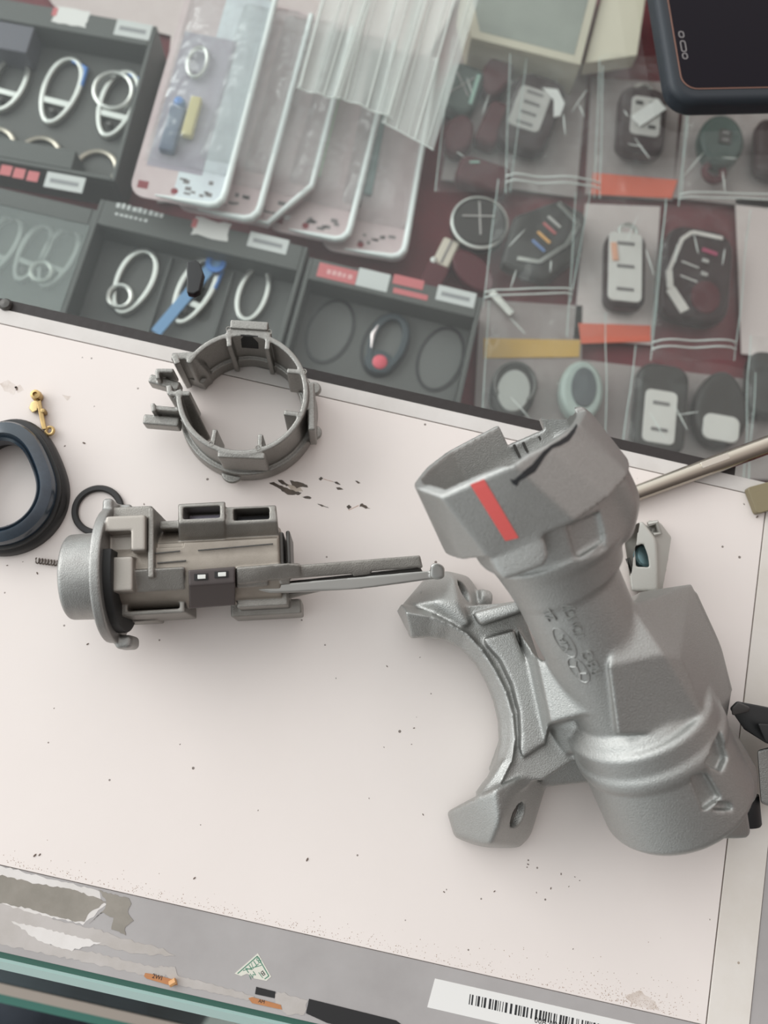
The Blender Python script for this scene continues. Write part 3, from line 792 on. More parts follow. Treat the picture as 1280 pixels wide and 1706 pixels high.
# ------------------------------------------------------------------ blister cards
CARD = mat('pinkish_card', (0.66, 0.55, 0.55), 0.7, var=(30, (0.54, 0.42, 0.43), .35, .65))
RIM = mat('lit_rim_white', (0.90, 0.94, 0.93), 0.12, spec=.8)  # opaque near-white, painted for the light that clear edges catch
BLIS = clear_mat('blister_film', (0.975, 0.98, 0.98), 0.10, (0.80, 0.84, 0.84), 0.10, bump=(70, 0.8, 0.008), gain=1.5)
BLUISH = mat('pale_blue_card', (0.74, 0.80, 0.83), 0.5, var=(25, (0.60, 0.62, 0.67), .35, .65))
PRN = mat('grey_print', (0.20, 0.18, 0.18), .7)
DRED = mat('dark_red_card', (0.26, 0.05, 0.06), .7)
def card(label, br, top, w, z, tool, cham=False, pale=False):
    a = at(*br, z); b = at(*top, z); d = b - a; rot = math.atan2(d.y, d.x) - math.pi / 2
    fr = Fr((a.x, a.y, z), rot)
    th = thing('blister_card', label, 'blister pack', fr.loc, rot, 'blister cards in the counter')
    Ln = 12.5; x0 = -w
    def outl(ins):
        p = rrect(x0 + ins, ins, -ins, Ln - ins, .75 - ins * .6)
        if cham: p = [(-ins, Ln - ins), (x0 + ins, Ln - ins), (x0 + ins, ins), (-1.75 + ins * .4, ins), (-ins, 2.6 - ins * .4)]
        return p
    obj('card_back', prism(BM(), outl(0), 0, .06), CARD, th)
    if pale: obj('pale_panel', prism(BM(), rrect(-w * .56, .25, -.2, Ln - .3, .4), .055, .064), BLUISH, th)
    # moulded lip, coloured near-white for light caught on clear plastic; thick right and below
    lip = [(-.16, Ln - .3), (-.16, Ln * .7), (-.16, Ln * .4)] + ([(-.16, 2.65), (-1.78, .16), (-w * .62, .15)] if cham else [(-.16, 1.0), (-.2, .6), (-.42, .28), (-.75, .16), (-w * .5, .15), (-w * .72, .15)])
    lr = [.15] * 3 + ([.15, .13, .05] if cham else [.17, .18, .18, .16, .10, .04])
    obj('light_catching_rim', tube(BM(), [(x, y, .2) for x, y in lip], lr, 10), RIM, th, smooth=True)
    # domed clear blister
    bm = BM(); n1, n2 = 16, 30; g = []
    for j in range(n2 + 1):
        row = []
        for i in range(n1 + 1):
            u = i / n1; v = j / n2
            x = x0 + .3 + u * (w - .6); y = 1.9 + v * (Ln - 2.2)
            e = min(u, 1 - u, v * 2.5, (1 - v) * 2.5); hgt = .10 + .95 * (1 - math.exp(-e * 9)) + .03 * math.sin(9 * v + 5 * u)
            row.append(bm.verts.new((x, y, hgt)))
        g.append(row)
    for j in range(n2):
        for i in range(n1): bm.faces.new((g[j][i], g[j][i + 1], g[j + 1][i + 1], g[j + 1][i]))
    obj('blister_dome', bm, BLIS, th, smooth=True)
    # print marks at the lower corner
    for k in range(9):
        xx = -1.0 - random.random() * 1.6; yy = .55 + random.random() * .8
        pr = BM(); box(pr, xx, yy, .06, xx + .16 + random.random() * .22, yy + .10 + random.random() * .12, .068); obj('print_mark', pr, PRN, th)
    obj('hang_hole', lathe(BM(), [(.17, .061), (.17, .068)], 20, Matrix.Translation((-w * .55, .62, 0))), DRED, th)
    obj('red_band', box(BM(), x0 + .3, .45, .06, x0 + .3 + .5, .85, .067), DRED, th)
    tool(th, w)
    return th
def blade(col):
    def f(th, w):
        obj('metal_strip', box(BM(), -w * .62, 3.4, .12, -w * .62 + .42, 9.5, .3), col, th, bevel=.05)
        obj('handle', box(BM(), -w * .82, 2.6, .08, -w * .62, 8.5, .4), mat('smoky_handle', (0.16, 0.11, 0.11), .4), th, bevel=.1)
    return f
def pendant(th, w):
    obj('blue_bead', lathe(BM(), [(0, .1), (.26, .2), (.3, .4), (.2, .6), (0, .66)], 20, Matrix.Translation((-w * .72, 5.1, 0))), BLUE, th, smooth=True)
    obj('yellow_bar', box(BM(), -w * .62, 3.4, .1, -w * .5, 5.6, .5), mat('yellow_brass', (0.62, 0.52, 0.22), .4), th, bevel=.1)
    obj('dark_bar', box(BM(), -w * .80, 2.4, .1, -w * .64, 4.9, .5), mat('slate_blue', (0.09, 0.12, 0.20), .4), th, bevel=.1)
    obj('hook_ring', tube(BM(), [(-w * .66 + .45 * math.cos(k * math.pi / 12), 7.6 + .85 * math.sin(k * math.pi / 12), .3) for k in range(24)], .11, 8, closed=True), SILVER, th, smooth=True)
    obj('backing_panel', box(BM(), -w * .9, 1.7, .061, -w * .32, 9.4, .075), mat('mauve_panel', (0.40, 0.36, 0.42), .6), th)
G1 = mat('greenish_steel', (0.60, 0.66, 0.52), .25, .5)
G2 = mat('pale_green_plastic', (0.52, 0.75, 0.50), .35)
card('blister card with blue bead and yellow bar, topmost at the left', (374, 356), (466, 0), 4.6, -8.2, pendant, pale=True)
card('blister card just right of the one with the blue bead', (432, 378), (533, 0), 4.2, -8.9, blade(mat('pale_grey_steel', (.62, .64, .6), .3, .5)))
card('blister card with a slanted lower corner, middle of the five', (505, 393), (590, 60), 4.2, -9.55, blade(G1), cham=True)
card('blister card with a pale green strip', (582, 412), (662, 80), 4.3, -10.2, blade(G2))
card('blister card rightmost of the five, over the pink-labelled tray', (676, 440), (737, 80), 4.4, -10.85, blade(mat('teal_bar', (.10, .18, .17), .4)))
# stacked clear bags lying over the upper ends of the cards
FILM = clear_mat('bag_film', (0.98, 0.98, 0.975), 0.42, (0.74, 0.75, 0.72), 0.12, bump=(50, 0.4, 0.004), gain=1.4)
RIDGE = mat('bag_ridge', (0.74, 0.76, 0.73), .3)
def film_sheet(label, pts, z, n_ridge, seed, name='plastic_sleeve'):
    P = [at(*p, z) for p in pts]            # bl, br, tr, tl
    fr = Fr(P[0], 0); Q = [fr.w2l(p) for p in P]
    th = thing(name, label, 'bag', fr.loc, 0, 'clear sleeves stacked in the counter')
    r_ = random.Random(seed); bm = BM(); n1, n2 = 24, 18; g = []
    def pt(u, v, h=0): 
        a = Q[0].lerp(Q[1], u); b = Q[3].lerp(Q[2], u); p = a.lerp(b, v)
        return Vector((p.x, p.y, .10 + .09 * math.sin(u * 14 + seed) * math.sin(v * 3 + seed) + h))
    for j in range(n2 + 1): g.append([bm.verts.new(pt(i / n1, j / n2)) for i in range(n1 + 1)])
    for j in range(n2):
        for i in range(n1): bm.faces.new((g[j][i], g[j][i + 1], g[j + 1][i + 1], g[j + 1][i]))
    obj('film', bm, FILM, th, smooth=True)
    for k in range(n_ridge):
        u = (k + .5 + r_.uniform(-.3, .3)) / n_ridge
        obj('crease', tube(BM(), [pt(u, v / 8, .02) for v in range(9)], r_.uniform(.015, .05), 6), RIDGE, th, smooth=True)
    obj('sealed_end', tube(BM(), [pt(v / 12, 0, .0) for v in range(13)], .03, 6), RIDGE, th, smooth=True)
film_sheet('clear sleeve over the middle blister cards', [(495, 150), (566, 168), (640, -60), (556, -80)], -7.6, 4, 1)
film_sheet('clear sleeve between the two outer sleeves', [(560, 162), (655, 200), (730, -60), (620, -80)], -7.9, 5, 2)
film_sheet('clear sleeve at the right end of the stack, beside the cardboard box', [(636, 205), (722, 252), (800, -10), (705, -60)], -8.2, 5, 3)

P = [at(*p, -11.8) for p in ((30, -70), (800, -70), (700, 120), (560, 330), (262, 338), (285, 60), (90, 10))]
fr = Fr(P[4], 0)
t = thing('paper_sheet', 'pinkish paper sheet under the blister cards and above the upper-left tray', 'paper', fr.loc)
obj('sheet', prism(BM(), [fr.w2l(p)[:2] for p in P], 0, .03), mat('pinkish_paper', (.74, .65, .63), .75, var=(14, (.62, .52, .51), .35, .65)), t)
# ------------------------------------------------------------------ boxes and papers at the far right
def flatbox(name, label, pts, z, h, m, lid=None, cat='box'):
    P = [at(*p, z) for p in pts]; c = sum(P, Vector()) / len(P); fr = Fr((c.x, c.y, z - h), 0)
    th = thing(name, label, cat, fr.loc)
    q = [fr.w2l(p)[:2] for p in P]
    obj('body', prism(BM(), q, 0, h), m, th, bevel=.04)
    if lid:
        cx = sum(p[0] for p in q) / len(q); cy = sum(p[1] for p in q) / len(q)
        obj('printed_face', prism(BM(), [(cx + (x - cx) * .86, cy + (y - cy) * .80) for x, y in q], h, h + .02), lid, th)
    return th
flatbox('cardboard_box', 'grey-green and cream cardboard box at the top beside the sleeves', [(770, -20), (1010, -60), (968, 108), (785, 62)], -9.5, 2.4, mat('cream_card', (0.60, 0.55, 0.44), .6), mat('grey_green_card', (0.34, 0.36, 0.32), .5, var=(20, (.26, .28, .25), .35, .65)))
flatbox('cream_card', 'plain cream card leaning beside the phone at the top', [(1010, -30), (1080, -30), (1062, 92), (975, 105)], -9.9, .9, mat('cream_paper_card', (0.72, 0.66, 0.53), .6), cat='card')
GREYCARD = mat('grey_pink_card', (0.40, 0.345, 0.335), .75, var=(18, (0.33, 0.27, 0.265), .35, .65))
ORANGE = mat('orange_red_card', (0.82, 0.16, 0.09), .6)
YELL = mat('ochre_card', (0.66, 0.40, 0.10), .6)
def liner(label, pts, z, m, head=None, hm=None):
    P = [at(*p, z) for p in pts]; c = sum(P, Vector()) / len(P); fr = Fr((c.x, c.y, z), 0)
    th = thing('backing_card', label, 'card', fr.loc, 0)
    obj('card_sheet', prism(BM(), [fr.w2l(p)[:2] for p in P], 0, .05), m, th)
    if head:
        obj('coloured_strip', prism(BM(), [fr.w2l(at(*p, z))[:2] for p in head], .05, .12), hm, th)
zf = -11.7
liner('grey card with an orange strip under the fob with the tilted tag', [(985, 130), (1135, 140), (1120, 335), (975, 325)], zf, GREYCARD, [(988, 290), (1128, 302), (1118, 332), (985, 326)], ORANGE)
liner('grey card with an orange strip under the white-buttoned fob', [(975, 340), (1100, 345), (1085, 575), (955, 565)], zf + .1, mat('pale_pink_card', (.70, .60, .585), .7), [(963, 540), (1083, 544), (1083, 570), (968, 574)], ORANGE)
liner('grey card with an ochre strip below the silver chevron fob', [(800, 500), (970, 510), (968, 720), (790, 690)], zf + .1, GREYCARD, [(806, 565), (966, 568), (964, 596), (806, 598)], YELL)
liner('grey card under the paired fobs at the top', [(770, 75), (980, 110), (960, 330), (735, 300)], zf, GREYCARD)
liner('grey card at the right edge below the phone', [(1140, 170), (1300, 190), (1300, 350), (1120, 330)], zf, GREYCARD)
liner('pale card at the right edge beside the silver-edged fob', [(1225, 330), (1330, 340), (1320, 600), (1235, 590)], zf, mat('pale_pink_card', (.70, .60, .585), .7))
liner('grey card under the lower row of fobs at the right', [(970, 600), (1310, 640), (1310, 800), (940, 790)], zf, GREYCARD)

# ------------------------------------------------------------------ key fobs
FOB = mat('fob_black', (0.030, 0.010, 0.012), .35, spec=.25)
FOBG = mat('fob_grey', (0.048, 0.042, 0.040), .4, spec=.25)
FOBM = mat('fob_maroon', (0.085, 0.012, 0.018), .4, spec=.25)
PANELG = mat('button_pad_grey', (0.50, 0.47, 0.45), .5)
PANELW = mat('button_pad_white', (0.72, 0.68, 0.65), .5)
def fob(label, pc, size, tilt, z, m, shape='rect', egg=0.0):
    c = at(*pc, z); k = (CAM.z - z) / FPX * 1.02
    rot = -R(tilt) + 0.0
    # tilt is measured in the picture, clockwise from straight up; the picture itself is turned by ROLL
    rot = -R(tilt) + ROLL
    fr = Fr((c.x, c.y, z), rot)
    th = thing('key_fob', label, 'key fob', fr.loc, rot, 'key fobs in the counter')
    w, h = size[0] * k, size[1] * k
    out = rrect(-w / 2, -h / 2, w / 2, h / 2, min(w, h) * .3) if shape == 'rect' else oval(0, 0, w / 2, h / 2, 36, 0, egg)
    if shape == 'hex': out = [(-w * .42, -h * .5), (w * .2, -h * .5), (w * .5, -h * .02), (w * .36, h * .44), (-.02 * w, h * .5), (-w * .5, h * .1)]
    obj('shell', prism(BM(), out, 0, .95), m, th, bevel=.28, seg=4)
    return th, fr, w, h, k
def pad(th, x, y, w, h, m, n=0, mark=PRN, z=.95, r=.18):
    p = obj('button_pad', prism(BM(), rrect(x - w / 2, y - h / 2, x + w / 2, y + h / 2, min(w, h) * r), z - .05, z + .06), m, th, bevel=.03)
    for i in range(n):
        yy = y + h / 2 - h * (i + .5) / n
        obj('button', box(BM(), x - w * .26, yy - .09, z + .06, x + w * .26, yy + .09, z + .10), mark, p, bevel=.02)
def loop(th, x, y, rx, ry, m=None, r=.12):
    obj('key_loop', tube(BM(), oval3(x, y, rx, ry, .45), r, 8, closed=True), m or SILVER, th, smooth=True)
def oval3(x, y, rx, ry, z): return [(a, b, z) for a, b in oval(x, y, rx, ry, 28)]
def bar(name, th, p, q, w, z, m, h=.06):
    a = Vector((*p, 0)); b = Vector((*q, 0)); n_ = (b - a).normalized(); n_ = Vector((-n_.y, n_.x, 0)) * w / 2
    obj(name, prism(BM(), [(a - n_)[:2], (b - n_)[:2], (b + n_)[:2], (a + n_)[:2]], z, z + h), m, th, bevel=.02)
zk = -11.5
t, f, w, h, k = fob('maroon fob in the bag corner, below the crossed-line fob', (762, 240), (56, 84), 14, zk - .1, FOBM, 'oval')
t, f, w, h, k = fob('wide maroon fob directly above the round fob with the silver cross', (802, 306), (100, 58), 18, zk - .1, FOBM)
bar('mint_bar', t, (-.9, .3), (-.4, .5), .12, .95, mat('mint', (.36, .56, .48), .4))  # small mint-coloured bar on the fob face
t, f, w, h, k = fob('slim maroon fob standing beside the grey-padded fob with the paper tag', (818, 222), (44, 96), 24, zk - .1, FOBM)
t, f, w, h, k = fob('dark green fob with thin crossed lines, leftmost of the top row', (766, 165), (70, 105), 20, zk, mat('fob_bottle_green', (.03, .055, .045), .3))
bar('line', t, (-.6, -.8), (.5, .8), .05, .95, PANELG); bar('line', t, (-.5, .7), (.5, -.5), .05, .95, PANELG); bar('mint_edge', t, (.75, -.9), (.62, 1.0), .2, .95, mat('mint', (.36, .56, .48), .4))
t, f, w, h, k = fob('dark maroon fob between the crossed-line fob and silver-button fob', (825, 140), (56, 100), 18, zk, FOBM, 'oval')
t, f, w, h, k = fob('black fob with grey button pad and white paper tag, in the top row', (880, 205), (98, 165), 20, zk + .1, FOB)
pad(t, -.15, .05, w * .62, h * .55, PANELG, 4); loop(t, .0, h * .5 + .1, .75, .55, SILVER)
obj('paper_tag', prism(BM(), [(.1, 1.5), (.9, 1.7), (1.5, 1.0), (1.5, .2), (1.2, .0), (.9, 1.0)], .98, 1.05), WHITEP, t)
t, f, w, h, k = fob('black fob with grey pad and a tilted white tag above the orange strip', (1062, 218), (90, 145), 8, zk + .1, FOB)
pad(t, .1, .15, w * .62, h * .58, PANELG, 0); loop(t, 0, h * .5, .5, .45)
for x, y in ((-.3, .9), (.45, .95), (-.2, -.4), (.45, -.5)): obj('button', box(BM(), x - .2, y - .1, 1.0, x + .2, y + .1, 1.05), FOBG, t)
obj('paper_tag', box(BM(), -.95, -.38, 0, .95, .38, .05, Matrix.Translation((.2, .3, 1.06)) @ Matrix.Rotation(R(45), 4, 'Z')), WHITEP, t)
t, f, w, h, k = fob('round-topped dark green fob to the right of the tilted tag', (1192, 250), (85, 110), 8, zk, mat('fob_deep_green', (.035, .06, .052), .35), 'oval')
pad(t, .1, .1, .7, .9, FOBG, 2); loop(t, -.2, -h * .5 - .2, .5, .5, FOBM, .2)
t, f, w, h, k = fob('black fob cut by the right edge of the photo, below the phone', (1278, 262), (66, 120), 8, zk, FOB)
bar('white_mark', t, (-.1, .1), (.5, .3), .45, .95, PANELW)
# round dial with cross
c = at(795, 385, zk); t = thing('round_fob', 'round dark fob with a thin silver cross on its face', 'key fob', c, ROLL, 'key fobs in the counter')
obj('shell', lathe(BM(), [(1.2, 0), (1.45, .2), (1.45, .7), (1.25, .9), (0, .95)], 40), FOBG, t, smooth=True)
obj('rim', lathe(BM(), [(1.38, .72), (1.5, .72), (1.5, .82), (1.38, .86)], 40, None, True), SILVER, t, smooth=True)
bar('cross_arm', t, (-.9, .25), (.8, .25), .08, .95, PANELG); bar('cross_arm', t, (.0, -.8), (.0, 1.1), .08, .95, PANELG)
c = at(742, 428, zk); t = thing('car_key', 'car key with a cream grooved head beside the round fob', 'key', c, ROLL - R(25))
obj('key_head', box(BM(), -.45, -.8, 0, .45, .8, .5), mat('cream_key', (.62, .55, .46), .4), t, bevel=.12)
obj('groove', box(BM(), -.05, -.7, .5, .05, .7, .53), PRN, t); obj('grip', box(BM(), -.6, -3.2, 0, .6, -.8, .6), FOBM, t, bevel=.15)
obj('rivet', lathe(BM(), [(.16, .5), (.16, .58), (0, .62)], 16, Matrix.Translation((-.4, -.75, 0))), STEEL, t, smooth=True)
c = at(770, 445, zk); t = thing('car_key', 'dark maroon car key lying below the round fob', 'key', c + Vector((.6, -.3, -.1)), ROLL + R(40))
obj('grip', prism(BM(), oval(0, 0, .8, 1.4, 30), 0, .6), FOBM, t, bevel=.15); obj('blade', box(BM(), -.2, -3.0, .2, .2, -1.2, .4), STEEL, t, bevel=.03)
# chevron
t, f, w, h, k = fob('charcoal fob with a silver chevron edge and coloured button marks', (905, 410), (140, 165), 22, zk + .1, FOBG, 'hex')
e = [(-.1, 1.95), (1.25, 1.25), (1.05, -.15), (.1, -1.6), (-1.0, -1.85)]
for p, q in zip(e, e[1:]): bar('silver_edge', t, p, q, .22, .97, SILVER, .1)
for i, (m_, y) in enumerate(((PANELG, .95), (mat('mark_red', (.5, .12, .12), .5), .5), (mat('mark_orange', (.8, .42, .14), .5), -.1), (mat('mark_blue', (.16, .25, .5), .5), -.65))):
    bar('button_mark', t, (-.35 - .1 * i, y + .1), (.45 - .1 * i, y - .25), .16, .96, m_)
# white-buttoned fob
t, f, w, h, k = fob('white-padded fob with three dark button marks above the lower orange strip', (1034, 462), (72, 150), 5, zk + .15, FOB)
pad(t, -.08, .05, w * .84, h * .9, PANELW, 3); loop(t, .2, h * .5 + .25, .45, .4)
bar('orange_patch', t, (-.72, 1.3), (-.6, .3), .3, 1.02, mat('mark_salmon', (.82, .42, .28), .5))
# silver edged fob
t, f, w, h, k = fob('black fob with a broad silver left edge and small white bars', (1150, 470), (125, 185), 10, zk + .1, FOB)
e = [(1.1, 2.15), (-.5, 2.2), (-1.0, 1.7), (-1.5, -.2), (-1.35, -1.2), (-.5, -2.3)]
for i, (p, q) in enumerate(zip(e, e[1:])): bar('silver_edge', t, p, q, .22 + .1 * (i > 2) + .2 * (i > 3), .97, mat('satin_silver', (.70, .66, .63), .35, .4), .1)
bar('button_mark', t, (.1, 1.35), (.9, 1.2), .22, .97, mat('mark_crimson', (.45, .06, .14), .5))
for y in (.35, -.45): bar('white_bar', t, (-.9, y + .1), (-.0, y - .1), .08, .97, PANELW)
for y in (.75, .0, -.8): bar('button_mark', t, (.15, y), (.5, y - .05), .2, .97, PANELG)
obj('smoky_cover', prism(BM(), oval(.5, -1.3, .75, .9, 30), .9, 1.05), FOBM, t, bevel=.06)
# lower row
t, f, w, h, k = fob('silver fob with a horseshoe-shaped dark rim, below the ochre strip', (850, 660), (78, 110), 12, zk, FOBG, 'oval')
obj('horseshoe', tube(BM(), [(1.0 * math.cos(R(a)), .25 + 1.1 * math.sin(R(a)), .98) for a in range(-40, 221, 20)], .13, 8), DARKST, t, smooth=True)
obj('silver_face', prism(BM(), oval(0, -.1, .8, 1.1, 30), .9, 1.04), mat('satin_face', (.42, .42, .40), .4, .5), t, bevel=.05)
t, f, w, h, k = fob('fob with a pale green oval ring round a dark face, behind the silver housing', (962, 660), (76, 110), 6, zk, mat('pale_green_shell', (.42, .48, .45), .4), 'oval')
obj('dark_face', prism(BM(), oval(.05, .1, .62, 1.05, 30), .9, 1.03), mat('slate_face', (.09, .10, .11), .35), t, bevel=.05)
t, f, w, h, k = fob('dark fob with a white pad and two grey marks in the lower row', (1092, 690), (90, 165), 9, zk + .1, FOBG)
pad(t, -.1, -.5, w * .62, h * .58, PANELW, 2); 
t, f, w, h, k = fob('dark arched fob with a white lower plate in the lower row', (1190, 690), (92, 140), 10, zk, FOBG, 'oval', egg=-.1)
obj('white_plate', prism(BM(), rrect(-.9, -1.75, .9, -.4, .4), .85, 1.02), PANELW, t, bevel=.05)
t, f, w, h, k = fob('plain dark fob at the right edge beside the arched fob', (1272, 650), (80, 120), 8, zk, FOBG)
# ------------------------------------------------------------------ zip bags over the fobs
ZBAG = clear_mat('zip_bag_film', (0.985, 0.99, 0.987), 0.03, (0.80, 0.84, 0.82), 0.035, bump=(40, 1.0, 0.012), gain=0.5)
def zipbag(label, pts, z, zipend=True, seed=0):
    P = [at(*p, z) for p in pts]; c = sum(P, Vector()) / 4; fr = Fr((c.x, c.y, z), 0); Q = [fr.w2l(p) for p in P]
    th = thing('zip_bag', label, 'bag', fr.loc, 0, 'clear zip bags over the fobs')
    bm = BM(); n = 20; g = []
    def pt(u, v, h=0.0):
        p = Q[0].lerp(Q[1], u).lerp(Q[3].lerp(Q[2], u), v)
        e = min(u, 1 - u, v, 1 - v)
        return Vector((p.x, p.y, .10 * math.sin(u * 11 + seed * 2) * math.cos(v * 9 + seed) + .35 * (1 - math.exp(-e * 12)) + h))
    for j in range(n + 1): g.append([bm.verts.new(pt(i / n, j / n)) for i in range(n + 1)])
    for j in range(n):
        for i in range(n): bm.faces.new((g[j][i], g[j][i + 1], g[j + 1][i + 1], g[j + 1][i]))
    obj('film', bm, ZBAG, th, smooth=True)
    if zipend:
        for v in (.07, .11): obj('zip_strip', tube(BM(), [pt(i / 12, v, .03) for i in range(13)], .045, 6), RIDGE, th, smooth=True)
    for u in (0.0, 1.0): obj('side_seam', tube(BM(), [pt(u, i / 12, .0) for i in range(13)], .022, 6), mat('mint_seam', (.62, .72, .69), .2), th, smooth=True)
    sg = random.Random(seed)
    for i in range(3):
        u0, v0 = sg.uniform(.15, .85), sg.uniform(.2, .8); du, dv = sg.uniform(-.18, .18), sg.uniform(-.22, .22)
        obj('crinkle', tube(BM(), [pt(u0 + du * k / 5, v0 + dv * k / 5, .02) for k in range(6)], [.012, .028, .034, .03, .02, .01], 5), RIDGE, th, smooth=True)
zb = -9.9
zipbag('clear zip bag over the maroon and crossed-line fobs', [(725, 320), (850, 320), (880, 80), (755, 60)], zb, False, 1)
zipbag('clear zip bag over the fob with the white paper tag', [(842, 322), (1000, 330), (1005, 110), (850, 90)], zb + .25, True, 2)
zipbag('clear zip bag over the fob with the tilted white tag', [(990, 330), (1135, 330), (1150, 95), (1000, 90)], zb, False, 3)
zipbag('clear zip bag over the fob with the silver chevron edge', [(805, 512), (950, 505), (985, 315), (830, 300)], zb + .1, True, 4)
zipbag('clear zip bag over the white-padded fob', [(945, 560), (1085, 560), (1110, 330), (960, 320)], zb - .1, False, 5)
zipbag('clear zip bag over the fob with the broad silver edge', [(1085, 600), (1225, 600), (1250, 350), (1110, 340)], zb + .1, True, 6)
zipbag('clear zip bag over the round-topped green fob', [(1130, 345), (1300, 350), (1300, 175), (1150, 165)], zb, True, 7)
zipbag('clear zip bag over the horseshoe fob and the pale green oval fob', [(800, 750), (1010, 780), (1010, 520), (815, 500)], zb, False, 8)
zipbag('clear zip bag over the white-padded and arched fobs of the lower row', [(1030, 800), (1245, 830), (1260, 620), (1060, 575)], zb, True, 9)
zipbag('clear zip bag at the right edge beside the lower fobs', [(1240, 800), (1340, 820), (1340, 560), (1250, 560)], zb, False, 10)

# ------------------------------------------------------------------ phone lying on the glass
c = at(1106, 199, ZG); fr = Fr(c, ROLL - R(1))
u = fr.L(1280, 195, ZG); rotp = fr.rot + math.atan2(u.y, u.x); fr = Fr(c, rotp)
ph = thing('smartphone', 'black smartphone in a dark case lying on the glass at the upper right', 'phone', fr.loc, rotp)
CASE = mat('phone_case', (0.020, 0.025, 0.032), .5, spec=.35)
obj('case', prism(BM(), rrect(0, 0, 7.8, 16, 1.0, 8), 0, .95), CASE, ph, bevel=.28, seg=4)
obj('screen_bezel', prism(BM(), rrect(.42, .52, 7.4, 15.6, .62, 8), .93, .97), mat('copper_bezel', (.24, .13, .10), .3, .6), ph)
obj('screen', prism(BM(), rrect(.47, .57, 7.35, 15.55, .58, 8), .95, .985), mat('black_screen', (.010, .008, .012), .06, spec=.07), ph)
for y, hh, nm in ((2.95, .30, 'sensor'), (2.42, .52, 'earpiece'), (1.98, .28, 'front_camera')):
    obj(nm, ringprism(BM(), rrect(.62, y - hh / 2, .84, y + hh / 2, .1), rrect(.66, y - hh / 2 + .04, .80, y + hh / 2 - .04, .065), .985, .99), mat('sensor_rim', (.22, .20, .20), .3), ph)
# ================================================================== silver ignition housing
hp = at(960, 1180, 0); FH = Fr((hp.x, hp.y, 0), 0.0)
hous = thing('ignition_housing', 'large silver cast ignition lock housing with red paint stripe and half-round clamp', 'lock housing', FH.loc)
def Hp(px, py, z): return FH.L(px, py, z)
HA = Hp(831, 747, 7.0); HB = Hp(1106, 1338, 2.62)
ha = (HB - HA).normalized()                          # down the barrel
hw = (Vector((0, 0, 1)) - ha * ha.z).normalized()    # towards the viewer
hv = hw.cross(ha).normalized()
if hv.x < 0: hv = -hv                                # picture right
HL = (HB - HA).length
def bf(v, w, s): return HA + hv * v + hw * w + ha * s
def bpts(*a): return [bf(*p) for p in a]
def bbox(v0, w0, s0, v1, w1, s1, r=.05):
    c = bf((v0 + v1) / 2, (w0 + w1) / 2, (s0 + s1) / 2)
    return sd_box(c, (abs(v1 - v0) / 2, abs(w1 - w0) / 2, abs(s1 - s0) / 2), r, (tuple(hv), tuple(hw), tuple(ha)))
def bcyl(v, w, s0, s1, r0, r1=None, rd=0.0): return sd_cyl(bf(v, w, s0), bf(v, w, s1), r0, r1, rd)
CAML = CAM - FH.loc
def bpx(px, py, w):
    r = ray(px, py); t_ = (w - (CAML - HA).dot(hw)) / r.dot(hw); p = CAML + r * t_ - HA
    return p.dot(hv), p.dot(ha)
def bp(px, py, w):
    v, s_ = bpx(px, py, w); return bf(v, w, s_)
def hit(f, px, py, F_=None):
    r = ray(px, py); t_ = 10.0; O = CAM - (F_ or FH).loc
    for _ in range(200):
        p = O + r * t_; d = float(f(np.float64(p.x), np.float64(p.y), np.float64(p.z)))
        if d < .001: break
        t_ += max(d * .8, .001)
    e = .02; g = []
    for i in range(3):
        a = list(p); b = list(p); a[i] += e; b[i] -= e
        g.append(float(f(*[np.float64(q) for q in a])) - float(f(*[np.float64(q) for q in b])))
    return p, Vector(g).normalized()
# collar: rounded polygon, flaring to the right
top3 = []
for px, py, w in ((689, 806, -.3), (692, 813, .5), (735, 829, 1.40), (854, 775, 2.22), (908, 740, 2.0), (942, 716, 1.5), (962, 700, .95), (973, 684, .1), (971, 669, -.8), (945, 666, -1.5), (911, 671, -1.95), (830, 707, -2.12), (745, 752, -1.8), (712, 776, -1.1)):
    v, s_ = bpx(px, py, w); top3.append((v, w, s_))
top = [(v, w) for v, w, s_ in top3]
bot = [(-2.34, -.3), (-2.28, .55), (-1.84, 1.45), (.18, 2.30), (1.3, 2.02), (2.3, 1.38), (2.86, .5), (2.86, -.5), (2.2, -1.6), (.9, -2.2), (-.5, -2.15), (-1.6, -1.8), (-2.2, -1.05)]
c_out = sd_hull(bpts(*top3, *[(v, w, 1.85) for v, w in bot]), .035)
ins_ = lambda P, k: [(v * k + .0, w * k) for v, w in P]
c_in = U(sd_hull(bpts(*[(v, w, -3.0) for v, w in ins_(top, .925)], *[(v, w, .8) for v, w in ins_(top, .885)], *[(v, w, 1.4) for v, w in ins_(top, .80)]), .03), bcyl(.2, 0, 1.2, 3.0, 1.3))
band = U(bcyl(.42, .0, 1.6, 3.25, 1.80, 1.74, .18), sd_hull(bpts((.9, 1.62, 1.8), (2.2, 1.40, 1.8), (2.82, .4, 1.8), (2.8, -.9, 1.8), (2.95, .3, 2.85), (2.9, -.9, 2.85), (2.2, 1.3, 2.85), (.6, -1.5, 1.8), (.6, 1.3, 3.4), (1.75, 1.15, 3.5), (2.35, .3, 3.7), (2.3, -.9, 3.7), (.6, -1.4, 3.4)), .2), k=.15)
def prismw(pp, w0, w1, k=.06, grow=0.0):
    c = [bpx(*q) for q in pp]; return sd_hull([bf(v, w_, s_) for (v, s_), w in zip(c, [q[2] for q in pp]) for w_ in (w + w0, w + w1)], k)
boss = prismw([(806, 912, 1.36), (903, 878, 2.0), (917, 925, 2.02), (910, 943, 2.0), (842, 968, 1.62), (828, 957, 1.45)], -1.2, 0.0, .08)
def sink(poly, f, depth, k=.05, out=.5):
    P = []
    for px, py in poly:
        p, n = hit(f, px, py); r = ray(px, py); P += [p + n * out, p - n * depth]
    return sd_hull(P, k)
